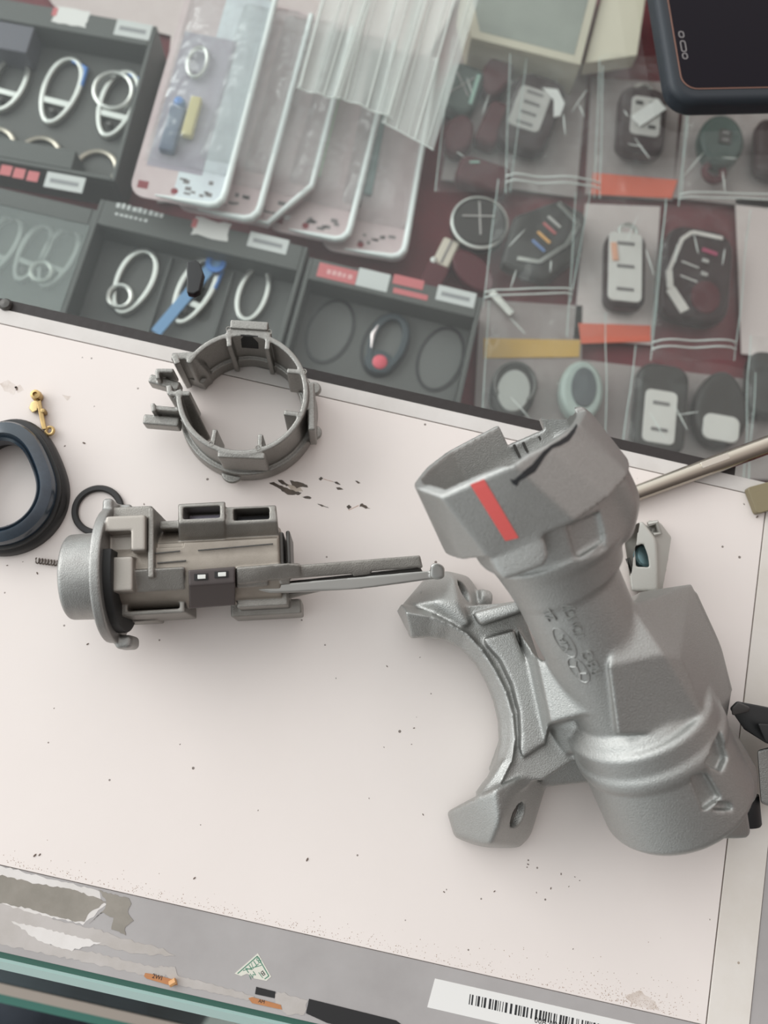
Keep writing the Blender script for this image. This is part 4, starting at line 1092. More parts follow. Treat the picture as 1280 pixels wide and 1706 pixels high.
pocket = sink([(944, 876), (1000, 852), (1012, 914), (962, 936)], U(c_out, U(band, boss, k=.05), k=.06), .13)
vA, sA = bpx(832, 712, -2.0); vB, sB = bpx(846, 742, -2.0); vC, sC = bpx(905, 716, -1.9); vD, sD = bpx(911, 686, -1.8)
notch = sd_hull([bf(vA, -1.3, -2.5), bf(vA, -3.4, -2.5), bf(vB, -1.3, sB), bf(vB, -3.4, sB), bf(vC, -1.0, sC), bf(vC, -3.4, sC), bf(vD, -1.0, -2.5), bf(vD, -3.4, -2.5)], .02)
prf = [(850, 778, 2.2), (880, 757, 2.1), (911, 741, 1.95), (935, 725, 1.6), (955, 710, 1.1), (966, 697, .6), (976, 684, -.1), (992, 676, -.15)]
prf = [bpx(*q) for q in prf]
rimcut = U(*[sd_hull([bf(v0, -.2, s0), bf(v0, 3.2, s0), bf(v1, -.2, s1), bf(v1, 3.2, s1), bf(v0, -.2, -3), bf(v0, 3.2, -3), bf(v1, -.2, -3), bf(v1, 3.2, -3)], .01) for (v0, s0), (v1, s1) in zip(prf, prf[1:])])
collar = D(U(c_out, U(band, boss, k=.05), k=.06), c_in, notch, rimcut, pocket, k=.02)
# barrel and its flat pad with the raised marks
barrel = U(bcyl(.12, 0, 2.9, 9.0, 1.42, 1.30), bcyl(.3, 0, 2.9, 3.9, 1.75, 1.45), k=.3)
# steering-lock box
lock = sd_hull([Hp(1052, 1009, 5.85), Hp(1014, 1107, 6.1), Hp(1106, 1091, 6.05), Hp(1136, 1094, 5.7), Hp(1030, 1224, 5.4), Hp(1184, 1218, 5.1),
                Hp(1152, 974, 3.4), Hp(1066, 986, 3.9), Hp(1203, 1082, 2.9), Hp(1219, 1152, 2.5), Hp(1208, 1215, 2.6),
                Hp(1152, 973, 1.2), Hp(1203, 1082, .8), Hp(1219, 1152, .6), Hp(1030, 1010, 1.2), Hp(1000, 1200, 1.0), Hp(1200, 1225, .6)], .035)
lid = sd_hull([Hp(1160, 985, 3.35), Hp(1200, 1072, 3.0), Hp(1219, 1150, 2.6), Hp(1200, 1150, 2.9), Hp(1150, 1000, 3.5), Hp(1160, 985, .8), Hp(1200, 1072, .6), Hp(1222, 1152, .5), Hp(1190, 1150, .6), Hp(1150, 1000, .8)], .05)
# switch socket at the lower end
sv = .42
socket = U(bcyl(sv, 0, 8.35, 11.5, 2.02, 2.12, .16), bcyl(sv, 0, 9.0, 9.5, 2.13, 2.13, .2), bcyl(sv - .15, 0, 8.0, 8.6, 1.55, 1.90, .25), bcyl(sv, 0, 11.2, 11.62, 2.02, 2.0, .1), k=.10)
lug = U(sd_hull([Hp(1180, 1284, 4.85), Hp(1232, 1275, 4.1), Hp(1251, 1385, 3.0), Hp(1244, 1397, 3.0), Hp(1186, 1397, 4.1), Hp(1168, 1362, 4.8), Hp(1180, 1290, .6), Hp(1236, 1282, .5), Hp(1250, 1390, .4), Hp(1180, 1396, .5)], .06),
        sd_hull([Hp(1203, 1196, 3.9), Hp(1236, 1232, 3.5), Hp(1262, 1282, 2.8), Hp(1262, 1330, 2.6), Hp(1240, 1352, 2.8), Hp(1196, 1290, 4.4), Hp(1190, 1240, 4.4), Hp(1205, 1200, .8), Hp(1264, 1290, .6), Hp(1240, 1350, .6), Hp(1190, 1240, .8)], .08), k=.06)
slug = U(socket, lug, k=.1)
pk1 = sink([(1176, 1272), (1200, 1218), (1214, 1262), (1204, 1286)], slug, .24, .03)
pk2 = sink([(1152, 1294), (1180, 1290), (1203, 1330), (1174, 1352)], slug, .20, .04)
pk3 = sink([(1198, 1336), (1218, 1338), (1222, 1350), (1188, 1351)], slug, .18, .04)
# clamp: half-round saddle whose bore stands upright
arc_lo = [(684, 1064), (712, 1063), (740, 1067), (766, 1081), (792, 1108), (810, 1140), (822, 1172), (829, 1204), (830, 1236), (824, 1268), (810, 1298), (788, 1322), (748, 1352)]
arc_hi = [(672, 1010), (722, 1020), (752, 1034), (780, 1050), (806, 1078), (830, 1115), (848, 1150), (860, 1190), (864, 1230), (858, 1268), (842, 1300), (826, 1325), (806, 1350)]
lo_w = [Hp(p[0], p[1], 1.9) for p in arc_lo]; hi_w = [Hp(p[0], p[1], 2.8) for p in arc_hi]
rim_poly = [p[:2] for p in lo_w] + [p[:2] for p in reversed(hi_w)]
def strip_hulls():
    fs = []
    for i in range(0, len(arc_lo) - 2):
        a0, a1, b0, b1 = lo_w[i], lo_w[i + 1], hi_w[i], hi_w[i + 1]
        dn = lambda p: Vector((p.x, p.y, .3))
        out = lambda p, q: Vector((q.x + (q.x - p.x) * .15, q.y + (q.y - p.y) * .15, 2.3))
        mid = lambda p, q: Vector((p.x * .45 + q.x * .55, p.y * .45 + q.y * .55, 2.62))
        rdg = lambda p, q: Vector((p.x * .2 + q.x * .8, p.y * .2 + q.y * .8, 2.82))
        fs.append(sd_hull([a0, a1, Vector((a0.x, a0.y, 2.25)), Vector((a1.x, a1.y, 2.25)), mid(a0, b0), mid(a1, b1), rdg(a0, b0), rdg(a1, b1), out(a0, b0), out(a1, b1), dn(out(a0, b0)), dn(out(a1, b1))], .05))
    return U(*fs, k=.06)
rimf = strip_hulls()
web = sd_poly([Hp(x, y, 2.7)[:2] for x, y in ((764, 1012), (800, 1008), (868, 1003), (930, 1190), (965, 1262), (905, 1300), (840, 1292), (858, 1240), (856, 1190), (842, 1145), (822, 1105), (800, 1072), (770, 1050))], .4, 2.56, .03, .08)
padf = sd_hull([Hp(806, 1064, 2.95), Hp(856, 1050, 3.05), Hp(886, 1130, 3.05), Hp(908, 1238, 2.95), Hp(872, 1262, 2.9), Hp(806, 1064, 2.0), Hp(856, 1050, 2.0), Hp(886, 1130, 2.0), Hp(908, 1240, 2.0), Hp(872, 1264, 2.0)], .06)
padc = sd_poly([Hp(x, y, 3.2)[:2] for x, y in ((790, 1060), (806, 1062), (838, 1098), (858, 1140), (870, 1185), (873, 1230), (870, 1266), (820, 1290))], 1.8, 5.0)
padf = D(padf, padc, k=.05)
ribf = sd_hull([Hp(786, 1022, 3.2), Hp(866, 1000, 3.6), Hp(872, 1018, 3.7), Hp(800, 1042, 3.2), Hp(786, 1022, .5), Hp(866, 1000, .5), Hp(872, 1020, .5), Hp(800, 1045, .5)], .12)
fin = sd_hull([Hp(893, 1092, 4.3), Hp(1002, 1182, 5.0), Hp(918, 1206, 4.25), Hp(900, 1125, 4.15), Hp(1012, 1176, 4.9), Hp(915, 1210, 1.5), Hp(1000, 1190, 1.5), Hp(890, 1095, 1.5)], .08)
ear1 = sd_hull([Hp(669, 1009, 1.9), Hp(726, 1001, 2.8), Hp(682, 1063, .9), Hp(742, 1062, 2.2), Hp(784, 1040, 2.9), Hp(714, 956, .9), Hp(742, 949, 1.5), Hp(758, 962, 2.2), Hp(766, 1006, 2.9), Hp(780, 958, .5), Hp(797, 978, .5), Hp(806, 1004, .6), Hp(800, 1030, 1.6),
                Hp(669, 1012, .3), Hp(682, 1063, .3), Hp(714, 958, .2), Hp(776, 960, .2), Hp(806, 1006, .2), Hp(790, 1045, .3)], .10)
ear1b = sd_cyl(Hp(795, 998, 1.0), Hp(815, 1003, .9), .35, None, .1)
ear2 = sd_hull([Hp(745, 1352, 1.0), Hp(757, 1394, .9), Hp(800, 1410, 1.6), Hp(788, 1330, 2.4), Hp(826, 1312, 3.1), Hp(832, 1372, 2.9), Hp(815, 1410, 2.2), Hp(872, 1290, 2.7), Hp(912, 1300, 1.2), Hp(884, 1392, .9), Hp(862, 1414, .8), Hp(850, 1414, 1.0),
                Hp(745, 1353, .15), Hp(757, 1395, .15), Hp(800, 1412, .15), Hp(862, 1415, .15), Hp(884, 1395, .15), Hp(912, 1302, .15), Hp(820, 1310, .15)], .12)
bar_ = sd_hull([Hp(895, 1272, 1.6), Hp(975, 1262, 1.8), Hp(990, 1302, 1.5), Hp(900, 1312, 1.3), Hp(895, 1272, .3), Hp(975, 1262, .3), Hp(990, 1302, .3), Hp(900, 1312, .3)], .08)
slope = sd_hull([Hp(862, 1046, 2.9), Hp(890, 1088, 3.5), Hp(915, 1206, 3.5), Hp(908, 1240, 2.9), Hp(886, 1130, 2.9), Hp(862, 1046, 1.5), Hp(892, 1092, 1.5), Hp(918, 1206, 1.5), Hp(908, 1240, 1.5)], .06)
neckweb = sd_hull([Hp(905, 1190, 3.0), Hp(990, 1190, 3.9), Hp(1010, 1230, 4.0), Hp(940, 1262, 2.5), Hp(900, 1190, .8), Hp(1010, 1200, .8), Hp(1010, 1240, .8), Hp(930, 1265, .8)], .12)
def hole(c, n, r, depth=1.3):
    c = Vector(c); n = Vector(n).normalized(); return sd_cyl(c + n * .5, c - n * depth, r)
h1c, h1n = hit(ear1, 775, 985); h2c, h2n = hit(ear2, 864, 1358)
print('holes', h1c, h1n, h2c, h2n)
h1n = (h1n + Vector((.5, .1, -.1))).normalized(); h2n = (h2n + Vector((.3, 0, -.1))).normalized()
fillr = sd_hull([Hp(838, 1270, 2.6), Hp(800, 1325, 2.4), Hp(822, 1340, 2.6), Hp(880, 1310, 2.5), Hp(900, 1275, 2.4), Hp(838, 1270, .8), Hp(800, 1325, .8), Hp(822, 1340, .8), Hp(880, 1310, .8), Hp(900, 1275, .8)], .05)
clamp = D(U(U(rimf, web, fillr, k=.16), padf, slope, ribf, fin, U(ear1, ear1b, k=.15), ear2, bar_, neckweb, k=.10), hole(h1c, h1n, .34), hole(h2c, h2n, .36), k=.04)
lo_ = (-5.6, -5.2, 0.0); hi_ = (6.6, 9.4, 9.6)
xs_, ys_ = [], []
for p in (Hp(660, 1000, 1), Hp(1275, 1300, 2), Hp(900, 1440, 1), Hp(950, 660, 8)): xs_.append(p.x); ys_.append(p.y)
tt = bf(0, 0, -1.0)
lo_ = (min(xs_) - .4, min(ys_) - .5, .05); hi_ = (max(xs_) + .3, max(ys_) + .4, 9.3)
parts = cast(hous, [('collar', collar, CAST), ('barrel', barrel, CAST), ('lock_box', U(lock, lid, k=.03), CAST), ('switch_socket', U(D(socket, bcyl(sv, 0, 11.1, 12.5, 1.7)), lug, k=.05), CAST), ('clamp', clamp, CAST)],
             lo_, hi_, 0.048, k=.10, cut=[c_in, notch, rimcut, pk1, pk2, pk3, hole(h1c, h1n, .34), hole(h2c, h2n, .36)], relax=2)
# threads
for c, n, r in ((h1c, h1n, .33), (h2c, h2n, .35)):
    M_ = frame(n, (0, 1, 0), c); bm = BM(); pr = []
    for i in range(9): pr += [(r + .01, -.12 * i - .14), (r - .06, -.12 * i - .20)]
    for (ra, hh), (rb, hb) in zip(pr, pr[1:]):
        ri = [[bm.verts.new(M_ @ Vector((q * math.cos(2 * math.pi * k / 28), q * math.sin(2 * math.pi * k / 28), z))) for k in range(28)] for q, z in ((ra, hh), (rb, hb))]
        for k in range(28): bm.faces.new((ri[0][k], ri[0][(k + 1) % 28], ri[1][(k + 1) % 28], ri[1][k]))
    obj('screw_thread', bm, mat('thread_steel', (.20, .19, .18), .35, .8), hous, smooth=True)
# painted marks and raised lettering (thin skins following the surface they sit on)
def on_facet(P0, P1, P2, u, v): return P0 + (P1 - P0) * u + (P2 - P0) * v
RED = mat('red_paint', (0.72, 0.12, 0.11), .5)
def skin(name, m, quads, parent, lift=.012):
    bm = BM()
    for q in quads: bm.faces.new([bm.verts.new(p) for p in q])
    bmesh.ops.remove_doubles(bm, verts=bm.verts, dist=1e-5)
    o = obj(name, bm, m, parent); so = o.modifiers.new('thickness', 'SOLIDIFY'); so.thickness = lift * S; so.offset = 1
    return o
q = []; L0, L1 = (783, 806), (846, 907); R0, R1 = (806, 797), (868, 902); n_ = 10
for i in range(n_):
    f0, f1 = .01 + .93 * i / n_, .01 + .93 * (i + 1) / n_
    mixp = lambda A, B, t_: (A[0] + (B[0] - A[0]) * t_, A[1] + (B[1] - A[1]) * t_)
    q.append([hit(collar, *mixp(L0, L1, f0))[0], hit(collar, *mixp(R0, R1, f0))[0], hit(collar, *mixp(R0, R1, f1))[0], hit(collar, *mixp(L0, L1, f1))[0]])
skin('red_stripe', RED, q, hous, .016)
st = [(850, 799, 9), (856, 801, 11), (862, 796, 7), (872, 786, 11), (886, 776, 12), (896, 764, 10), (905, 753, 8), (918, 742, 6), (932, 735, 8), (944, 727, 9), (954, 716, 7), (960, 707, 4)]
q = []
for (x0, y0, w0), (x1, y1, w1) in zip(st, st[1:]):
    q.append([hit(collar, x0, y0 - w0 * .1)[0], hit(collar, x1, y1 - w1 * .1)[0], hit(collar, x1 + w1 * .5, y1 + w1 * .8)[0], hit(collar, x0 + w0 * .5, y0 + w0 * .8)[0]])
skin('pen_stroke', INK, q, hous, .016)
for px, py in ((859, 746), (874, 742), (900, 732)):
    v, s_ = bpx(px, py, -1.80)
    obj('tick_mark', box(BM(), -.03, -.03, -.22, .03, .03, .22, Matrix.Translation(bf(v, -1.80, s_ + .12)) @ Matrix(((hv.x, hw.x, ha.x, 0), (hv.y, hw.y, ha.y, 0), (hv.z, hw.z, ha.z, 0), (0, 0, 0, 1)))), DARKST, hous)
fullf = U(collar, barrel, lock, clamp, k=.10)
def spot(px, py): return hit(fullf, px, py)
def emboss(txt, p, q, size, name='raised_lettering', sx=1.0):
    # p: where it starts, q: where it ends (reading up the barrel)
    c, n = spot((p[0] + q[0]) / 2, (p[1] + q[1]) / 2); d = spot(*q)[0] - spot(*p)[0]
    return text_mesh(name, txt, size, CAST, hous, frame(n, d, c), .05, sx)
emboss('R8G', (998, 1126), (975, 1082), .40); emboss('YDNGJ7', (972, 1070), (939, 998), .34, sx=.85); emboss('KIA', (951, 1090), (931, 1054), .30); emboss('ZL', (925, 1036), (908, 1012), .34)
def oval_mark(p, q, a, b):
    c, n = spot((p[0] + q[0]) / 2, (p[1] + q[1]) / 2); M_ = frame(n, spot(*q)[0] - spot(*p)[0], c + n * .005)
    obj('raised_oval', tube(BM(), [M_ @ Vector((a * math.cos(2 * math.pi * k / 36), b * math.sin(2 * math.pi * k / 36), -.06 * (b * math.sin(2 * math.pi * k / 36) / .2) ** 2 * .4)) for k in range(36)], .03, 6, closed=True), CAST, hous, smooth=True)
    return M_
oval_mark((956, 1094), (925, 1047), .46, .20); M_ = oval_mark((977, 1135), (951, 1097), .40, .20)
for pp in ([(-.26, .10), (-.10, .0), (-.16, -.15)], [(.26, -.10), (.10, .0), (.16, .15)], [(-.10, .02), (.10, -.02)]):
    obj('raised_emblem', tube(BM(), [M_ @ Vector((x, y, .0)) for x, y in pp], .03, 6), CAST, hous, smooth=True)
# black connector and switch at the right of the housing
bc = lambda *p: [Hp(*q) for q in p]
def hull_obj(name, pts, m, parent, bevel=.05):
    bm = BM()
    for p in pts: bm.verts.new(p)
    bmesh.ops.convex_hull(bm, input=bm.verts); bmesh.ops.dissolve_limit(bm, angle_limit=R(2), verts=bm.verts, edges=bm.edges)
    return obj(name, bm, m, parent, bevel=bevel)
con = hull_obj('electrical_connector', bc((1216, 1180, 2.4), (1228, 1168, 2.5), (1252, 1176, 2.5), (1340, 1190, 2.5), (1340, 1262, 2.5), (1276, 1238, 2.4), (1240, 1215, 2.3), (1216, 1180, .8), (1228, 1168, .8), (1340, 1190, .8), (1340, 1262, .8), (1240, 1215, .8)), BLACKP, hous)
hull_obj('connector_hood', bc((1219, 1180, 2.75), (1230, 1169, 2.8), (1250, 1178, 2.8), (1249, 1186, 2.75), (1220, 1192, 2.7), (1219, 1180, 2.3), (1230, 1169, 2.3), (1250, 1178, 2.3), (1249, 1186, 2.3), (1220, 1192, 2.3)), mat('worn_black_plastic', (.05, .045, .043), .45), con)
hull_obj('latch', bc((1262, 1205, 2.85), (1340, 1210, 2.85), (1340, 1250, 2.85), (1275, 1235, 2.8), (1262, 1205, 2.3), (1340, 1210, 2.3), (1340, 1250, 2.3), (1275, 1235, 2.3)), BLACKP, con)
hull_obj('side_bracket', bc((1262, 1250, 2.2), (1300, 1240, 2.2), (1300, 1350, 1.8), (1268, 1338, 1.8), (1262, 1250, .5), (1300, 1240, .5), (1300, 1350, .5), (1268, 1338, .5)), CAST, hous, .08)
s0 = Hp(1247, 1358, 1.0)
obj('switch_body', lathe(BM(), [(0, 0), (.36, .0), (.40, .06), (.40, .9)], 28, frame((-.25, .9, .1), (1, 0, 0), s0 + Vector((.02, -.30, 0)))), BLACKP, hous, smooth=True)

# ================================================================== things behind and beside the housing
ROD = mat('shaft_steel', (0.46, 0.42, 0.36), .18, 1.0)
p0 = at(1050, 826, .27); p1 = at(1420, 690, .27)
d = p1 - p0; rz = math.atan2(d.y, d.x); fr = Fr(p0 - Vector((0, 0, .27)), rz)
t = thing('steel_rod', 'bright steel rod running from behind the silver housing to the right edge', 'rod', fr.loc, rz)
Ln = d.length
obj('shaft', tube(BM(), [(0, 0, .31), (Ln * .4, 0, .31), (Ln, 0, .31)], [.27, .31, .33], 24), ROD, t, smooth=True)
obj('flattened_tip', box(BM(), -1.2, -.25, .15, .05, .25, .38), ROD, t, bevel=.04)
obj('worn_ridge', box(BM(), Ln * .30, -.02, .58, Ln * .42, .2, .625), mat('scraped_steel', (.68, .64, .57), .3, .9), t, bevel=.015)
KH = mat('khaki_plastic', (0.235, 0.195, 0.115), .35)
p0 = at(1246, 812, .3); p1 = at(1262, 856, .3); u_ = at(1400, 770, .3); d = u_ - p0; rz = math.atan2(d.y, d.x)
fr = Fr((p0.x, p0.y, 0), rz); q1 = fr.w2l(p1)
t = thing('khaki_tag', 'khaki rounded plate cut by the right edge below the steel rod', 'tag', fr.loc, rz)
obj('plate', prism(BM(), rrect(0, q1.y, 3.2, 0, .12), 0, .28), KH, t, bevel=.03)
obj('hang_hole', lathe(BM(), [(.25, .28), (.25, .29)], 20, Matrix.Translation((2.6, q1.y / 2, 0))), BLACKM, t)
# grey bracket standing behind the housing
g0 = at(1085, 925, 0); fr = Fr(g0, 0); G = fr.L
t = thing('die_cast_bracket', 'small pale grey cast bracket with a window, half hidden behind the silver housing', 'bracket', fr.loc)
PALE = mat('pale_cast', (0.47, 0.455, 0.42), .5, .35, bump=(900, .12, .0003))
outer = sd_hull([G(1040, 880, 1.2), G(1072, 868, 1.4), G(1094, 900, 1.5), G(1097, 928, 1.5), G(1096, 985, 1.4), G(1052, 985, 1.3), G(1040, 900, 0.05), G(1072, 870, .05), G(1097, 900, .05), G(1096, 985, .05), G(1052, 985, .05)], .08)
side = sd_hull([G(1080, 866, 1.0), G(1098, 868, 1.0), G(1112, 888, .9), G(1131, 910, .8), G(1134, 930, .8), G(1130, 947, .75), G(1112, 955, .7), G(1108, 985, .7), G(1090, 985, .8), G(1090, 900, 1.0), G(1080, 866, .05), G(1100, 870, .05), G(1131, 912, .05), G(1130, 947, .05), G(1108, 985, .05), G(1085, 985, .05)], .08)
hookc = sd_b(*G(1083, 872, .9)[:2], .55, *G(1094, 888, .9)[:2], 2.0, .03)
win = sd_hull([G(1058, 910, 2.4), G(1072, 906, 2.4), G(1080, 925, 2.4), G(1082, 945, 2.4), G(1060, 944, 2.4), G(1058, 910, .5), G(1072, 906, .5), G(1080, 925, .5), G(1082, 945, .5), G(1060, 944, .5)], .05)
a0 = G(1035, 990, 0); a1 = G(1130, 860, 2)
cast(t, [('bracket_body', D(U(outer, side, k=.12), win, hookc), PALE)], (a0.x - .2, a0.y - .2, 0.0), (a1.x + .3, a1.y + .3, 1.8), .035)
obj('hook_rim', tube(BM(), [G(1080, 874, 1.05), G(1094, 870, 1.1), G(1100, 888, 1.0), G(1088, 891, 1.0)], .09, 8), PALE, t, smooth=True)
c = G(1073, 928, .55); obj('window_sleeve', lathe(BM(), [(0, .0), (.36, 0), (.36, .22), (.30, .28), (0, .3)], 24, Matrix.Translation(c)), mat('blue_zinc', (.42, .66, .74), .25, .8), t, smooth=True)
g1, g2 = G(1046, 930, .5), G(1066, 982, .5)
obj('wire_edge', tube(BM(), [g1, g1.lerp(g2, .5), g2], .08, 6), DARKST, t, smooth=True)
# ================================================================== lock cylinder
pa, pb = at(115, 953, 2.0), at(490, 934, 2.0); d = pb - pa; rz = math.atan2(d.y, d.x)
c0 = at(180, 952, 2.15); FL = Fr((c0.x, c0.y, 0), rz); C_ = FL.L
lockc = thing('lock_cylinder', 'grey ignition lock cylinder with a round silver cap and long slotted tail', 'lock cylinder', FL.loc, rz)
def pb_(x0, y0, x1, y1, z0, z1, r=.03, zt=None):
    zt = z1 if zt is None else zt
    a, b = C_(x0, y0, zt), C_(x1, y1, zt)
    return sd_b(min(a.x, b.x), min(a.y, b.y), z0, max(a.x, b.x), max(a.y, b.y), z1, r)
def ph_(*pts, k=.05): return sd_hull([C_(*p) for p in pts], k)
zc = 2.0
yc = C_(180, 954, 2.5).y
cx0, cx1 = C_(100, 953, 2.9).x, C_(176, 953, 2.9).x
cap = sd_cyl((cx0, yc, zc), (cx1, yc, zc), 1.26, 1.30, .13)
fx = C_(171, 950, 3.1).x
flange = U(sd_cyl((fx - .14, yc, zc), (fx + .16, yc, zc), 2.0, None, .06),
           sd_box((fx + .02, yc + 1.9, zc + .25), (.16, .28, .55), .12), sd_box((fx + .32, yc + 1.98, zc - .5), (.22, .16, .6), .1),
           sd_box((fx + .30, yc - 1.98, zc - .5), (.26, .2, .5), .15), k=.08)
gasket = D(sd_cyl((fx + .1, yc, zc), (fx + .40, yc, zc), 1.72, None, .03), sd_box((fx + .4, yc + 1.5, zc), (1, 1.0, 3), 0))
bx1 = C_(466, 905, zc + .8).x
body = U(sd_cyl((fx, yc + .05, zc), (bx1, yc + .05, zc), 1.12, None, .05), pb_(253, 905, 466, 945, 1.0, 3.1, .06))
groove = U(pb_(254, 900, 300, 905, 3.0, 3.6, .0), pb_(262, 938, 470, 940.5, 3.15, 3.6, 0))
ribs = U(pb_(246, 846, 256, 962, .9, 3.35, .03), pb_(265, 868, 300, 880, 1.5, 2.95, .04), pb_(187, 845, 253, 864, 1.2, 2.7, .04))
bracket = U(pb_(176, 860, 242, 883, 2.0, 3.5, .05), pb_(218, 860, 242, 917, 2.4, 3.5, .05), pb_(183, 928, 221, 984, 1.5, 3.42, .05), pb_(222, 934, 256, 962, 1.5, 3.1, .03), pb_(183, 893, 245, 928, 1.5, 3.0, .04))
b1 = D(ph_((297, 840, 3.45), (375, 836, 3.45), (376, 868, 3.5), (298, 872, 3.5), (298, 908, 2.75), (376, 904, 2.75), (297, 840, 1.3), (376, 836, 1.3), (298, 908, 1.3), (376, 904, 1.3)), pb_(305, 845, 366, 862, 2.5, 3.9, .02, 3.5))
b2 = D(ph_((370, 846, 3.25), (460, 842, 3.25), (463, 868, 3.3), (370, 874, 3.3), (370, 905, 2.7), (466, 900, 2.7), (370, 846, 1.3), (460, 842, 1.3), (370, 905, 1.3), (466, 900, 1.3)), pb_(389, 848, 449, 864, 2.3, 3.9, .02, 3.3))
endcap = U(pb_(466, 886, 474, 940, 1.0, 2.7, .02), pb_(476, 884, 485, 938, 1.0, 2.75, .03))
lower = U(ph_((222, 950, 3.3), (308, 944, 3.3), (308, 982, 2.9), (190, 990, 2.9), (182, 948, 1.0), (308, 944, 1.0), (308, 982, 1.0), (182, 990, 1.0)),
          D(pb_(197, 984, 308, 1021, .5, 2.5, .04), pb_(213, 993, 299, 1013, 1.5, 3.0, .02, 2.5)),
          pb_(197, 1020, 262, 1034, .25, 1.3, .04, 1.3), pb_(177, 984, 189, 1003, 1.2, 2.9, .03), pb_(183, 1012, 193, 1030, .8, 2.1, .03), pb_(196, 1018, 212, 1028, .8, 2.2, .03))
panel = U(ph_((314, 950, 3.42), (392, 944, 3.42), (392, 971, 3.38), (314, 976, 3.38), (316, 1014, 2.5), (392, 1008, 2.5), (314, 952, .8), (392, 946, .8), (316, 1014, .8), (392, 1008, .8), k=.03))
tail = D(U(ph_((394, 946, 3.4), (478, 938, 3.4), (500, 941, 3.3), (503, 962, 3.0), (394, 974, 3.2), (392, 946, 1.2), (500, 938, 1.2), (503, 962, 1.2), (393, 974, 1.2)),
         ph_((393, 950, 3.3), (700, 925, 2.75), (705, 946, 2.7), (500, 972, 2.9), (394, 980, 3.0), (393, 950, 2.3), (700, 925, 2.2), (705, 946, 2.2), (394, 980, 2.3)),
         pb_(384, 1003, 503, 1022, .15, 1.6, .06, 1.6), pb_(394, 976, 480, 1008, .5, 2.4, .04, 2.4)),
         ph_((483, 964, 3.6), (588, 956, 3.6), (590, 975, 3.6), (484, 984, 3.6), (483, 964, 2.0), (588, 956, 2.0), (590, 975, 2.0), (484, 984, 2.0), k=.02),
         ph_((618, 952, 3.4), (698, 945, 3.4), (700, 960, 3.4), (618, 970, 3.4), (618, 952, 2.0), (698, 945, 2.0), (700, 960, 2.0), (618, 970, 2.0), k=.02),
         pb_(446, 966, 466, 975, 2.2, 4, .0, 3.1))
TAN = mat('tan_zinc', (0.37, 0.325, 0.28), .5, .6, bump=(4000, .4, .00014), var=(70, (.27, .235, .20), .3, .7))
mx0 = C_(90, 1000, 2); mx1 = C_(520, 860, 2)
cast(lockc, [('key_cap', cap, CASTR), ('flange', flange, CASTR), ('body', D(body, groove), TAN), ('ribs', ribs, CASTD), ('mounting_bracket', bracket, mat('beige_zinc', (.40, .365, .33), .45, .65, bump=(4000, .4, .00014))),
     ('front_window_block', b1, CASTD), ('rear_window_block', b2, CASTD), ('end_washer', endcap, DARKST), ('dark_gap_filler', ph_((394, 978, 2.2), (700, 944, 2.15), (710, 962, 2.1), (600, 976, 2.1), (400, 1000, 2.1), (394, 978, 1.8), (700, 944, 1.9), (710, 962, 1.9), (600, 976, 1.8), (400, 1000, 1.8)), DARKST), ('slotted_base', lower, CASTD), ('tail_base', tail, CASTD)],  # dark plate added below the tail to darken the gaps between bar and lever
     (cx0 - .1, yc - 2.35, 0.05), (C_(712, 935, 2.2).x, yc + 2.35, 4.2), .035, k=.0, relax=1)
cast(lockc, [('gasket', gasket, mat('gasket_rubber', (.014, .014, .014), .6))], (fx - .1, yc - 1.9, .1), (fx + .8, yc + 1.9, 4.0), .035)
cast(lockc, [('dark_panel', panel, mat('brown_black_plate', (.075, .06, .058), .45, .3))], tuple(C_(306, 1034, 2)[:2]) + (.7,), tuple(C_(398, 930, 3)[:2]) + (3.7,), .03)
a = C_(300, 855, 2.4); 
obj('window_insert', box(BM(), *C_(306, 861, 3.5)[:2], 2.4, *C_(365, 846, 3.5)[:2], 2.62), mat('violet_steel', (.30, .28, .34), .2, .9), lockc)
obj('window_insert', box(BM(), *C_(390, 863, 3.3)[:2], 2.2, *C_(448, 849, 3.3)[:2], 2.5), mat('black_insert', (.02, .02, .026), .15), lockc)
obj('slot_insert', box(BM(), *C_(214, 1012, 2.5)[:2], 1.5, *C_(298, 994, 2.5)[:2], 1.65), BLACKP, lockc)
for x, y in ((335, 961), (369, 957)):
    p = C_(x, y, 3.42)
    obj('pin_window', box(BM(), p.x - .19, p.y - .09, 3.3, p.x + .19, p.y + .09, 3.43), BLACKM, lockc)
    obj('pin', box(BM(), p.x - .09, p.y - .07, 3.32, p.x + .14, p.y + .06, 3.46), STEEL, lockc, bevel=.015)
for x0, y0, x1, y1 in ((258, 922, 300, 918), (330, 917, 455, 906), (262, 938, 310, 934)):
    a, b = C_(x0, y0, 3.18), C_(x1, y1, 3.18); bm = tube(BM(), [a + Vector((0, 0, -.012)), b + Vector((0, 0, -.012))], .022, 6); obj('scratch_line', bm, DARKST, lockc)
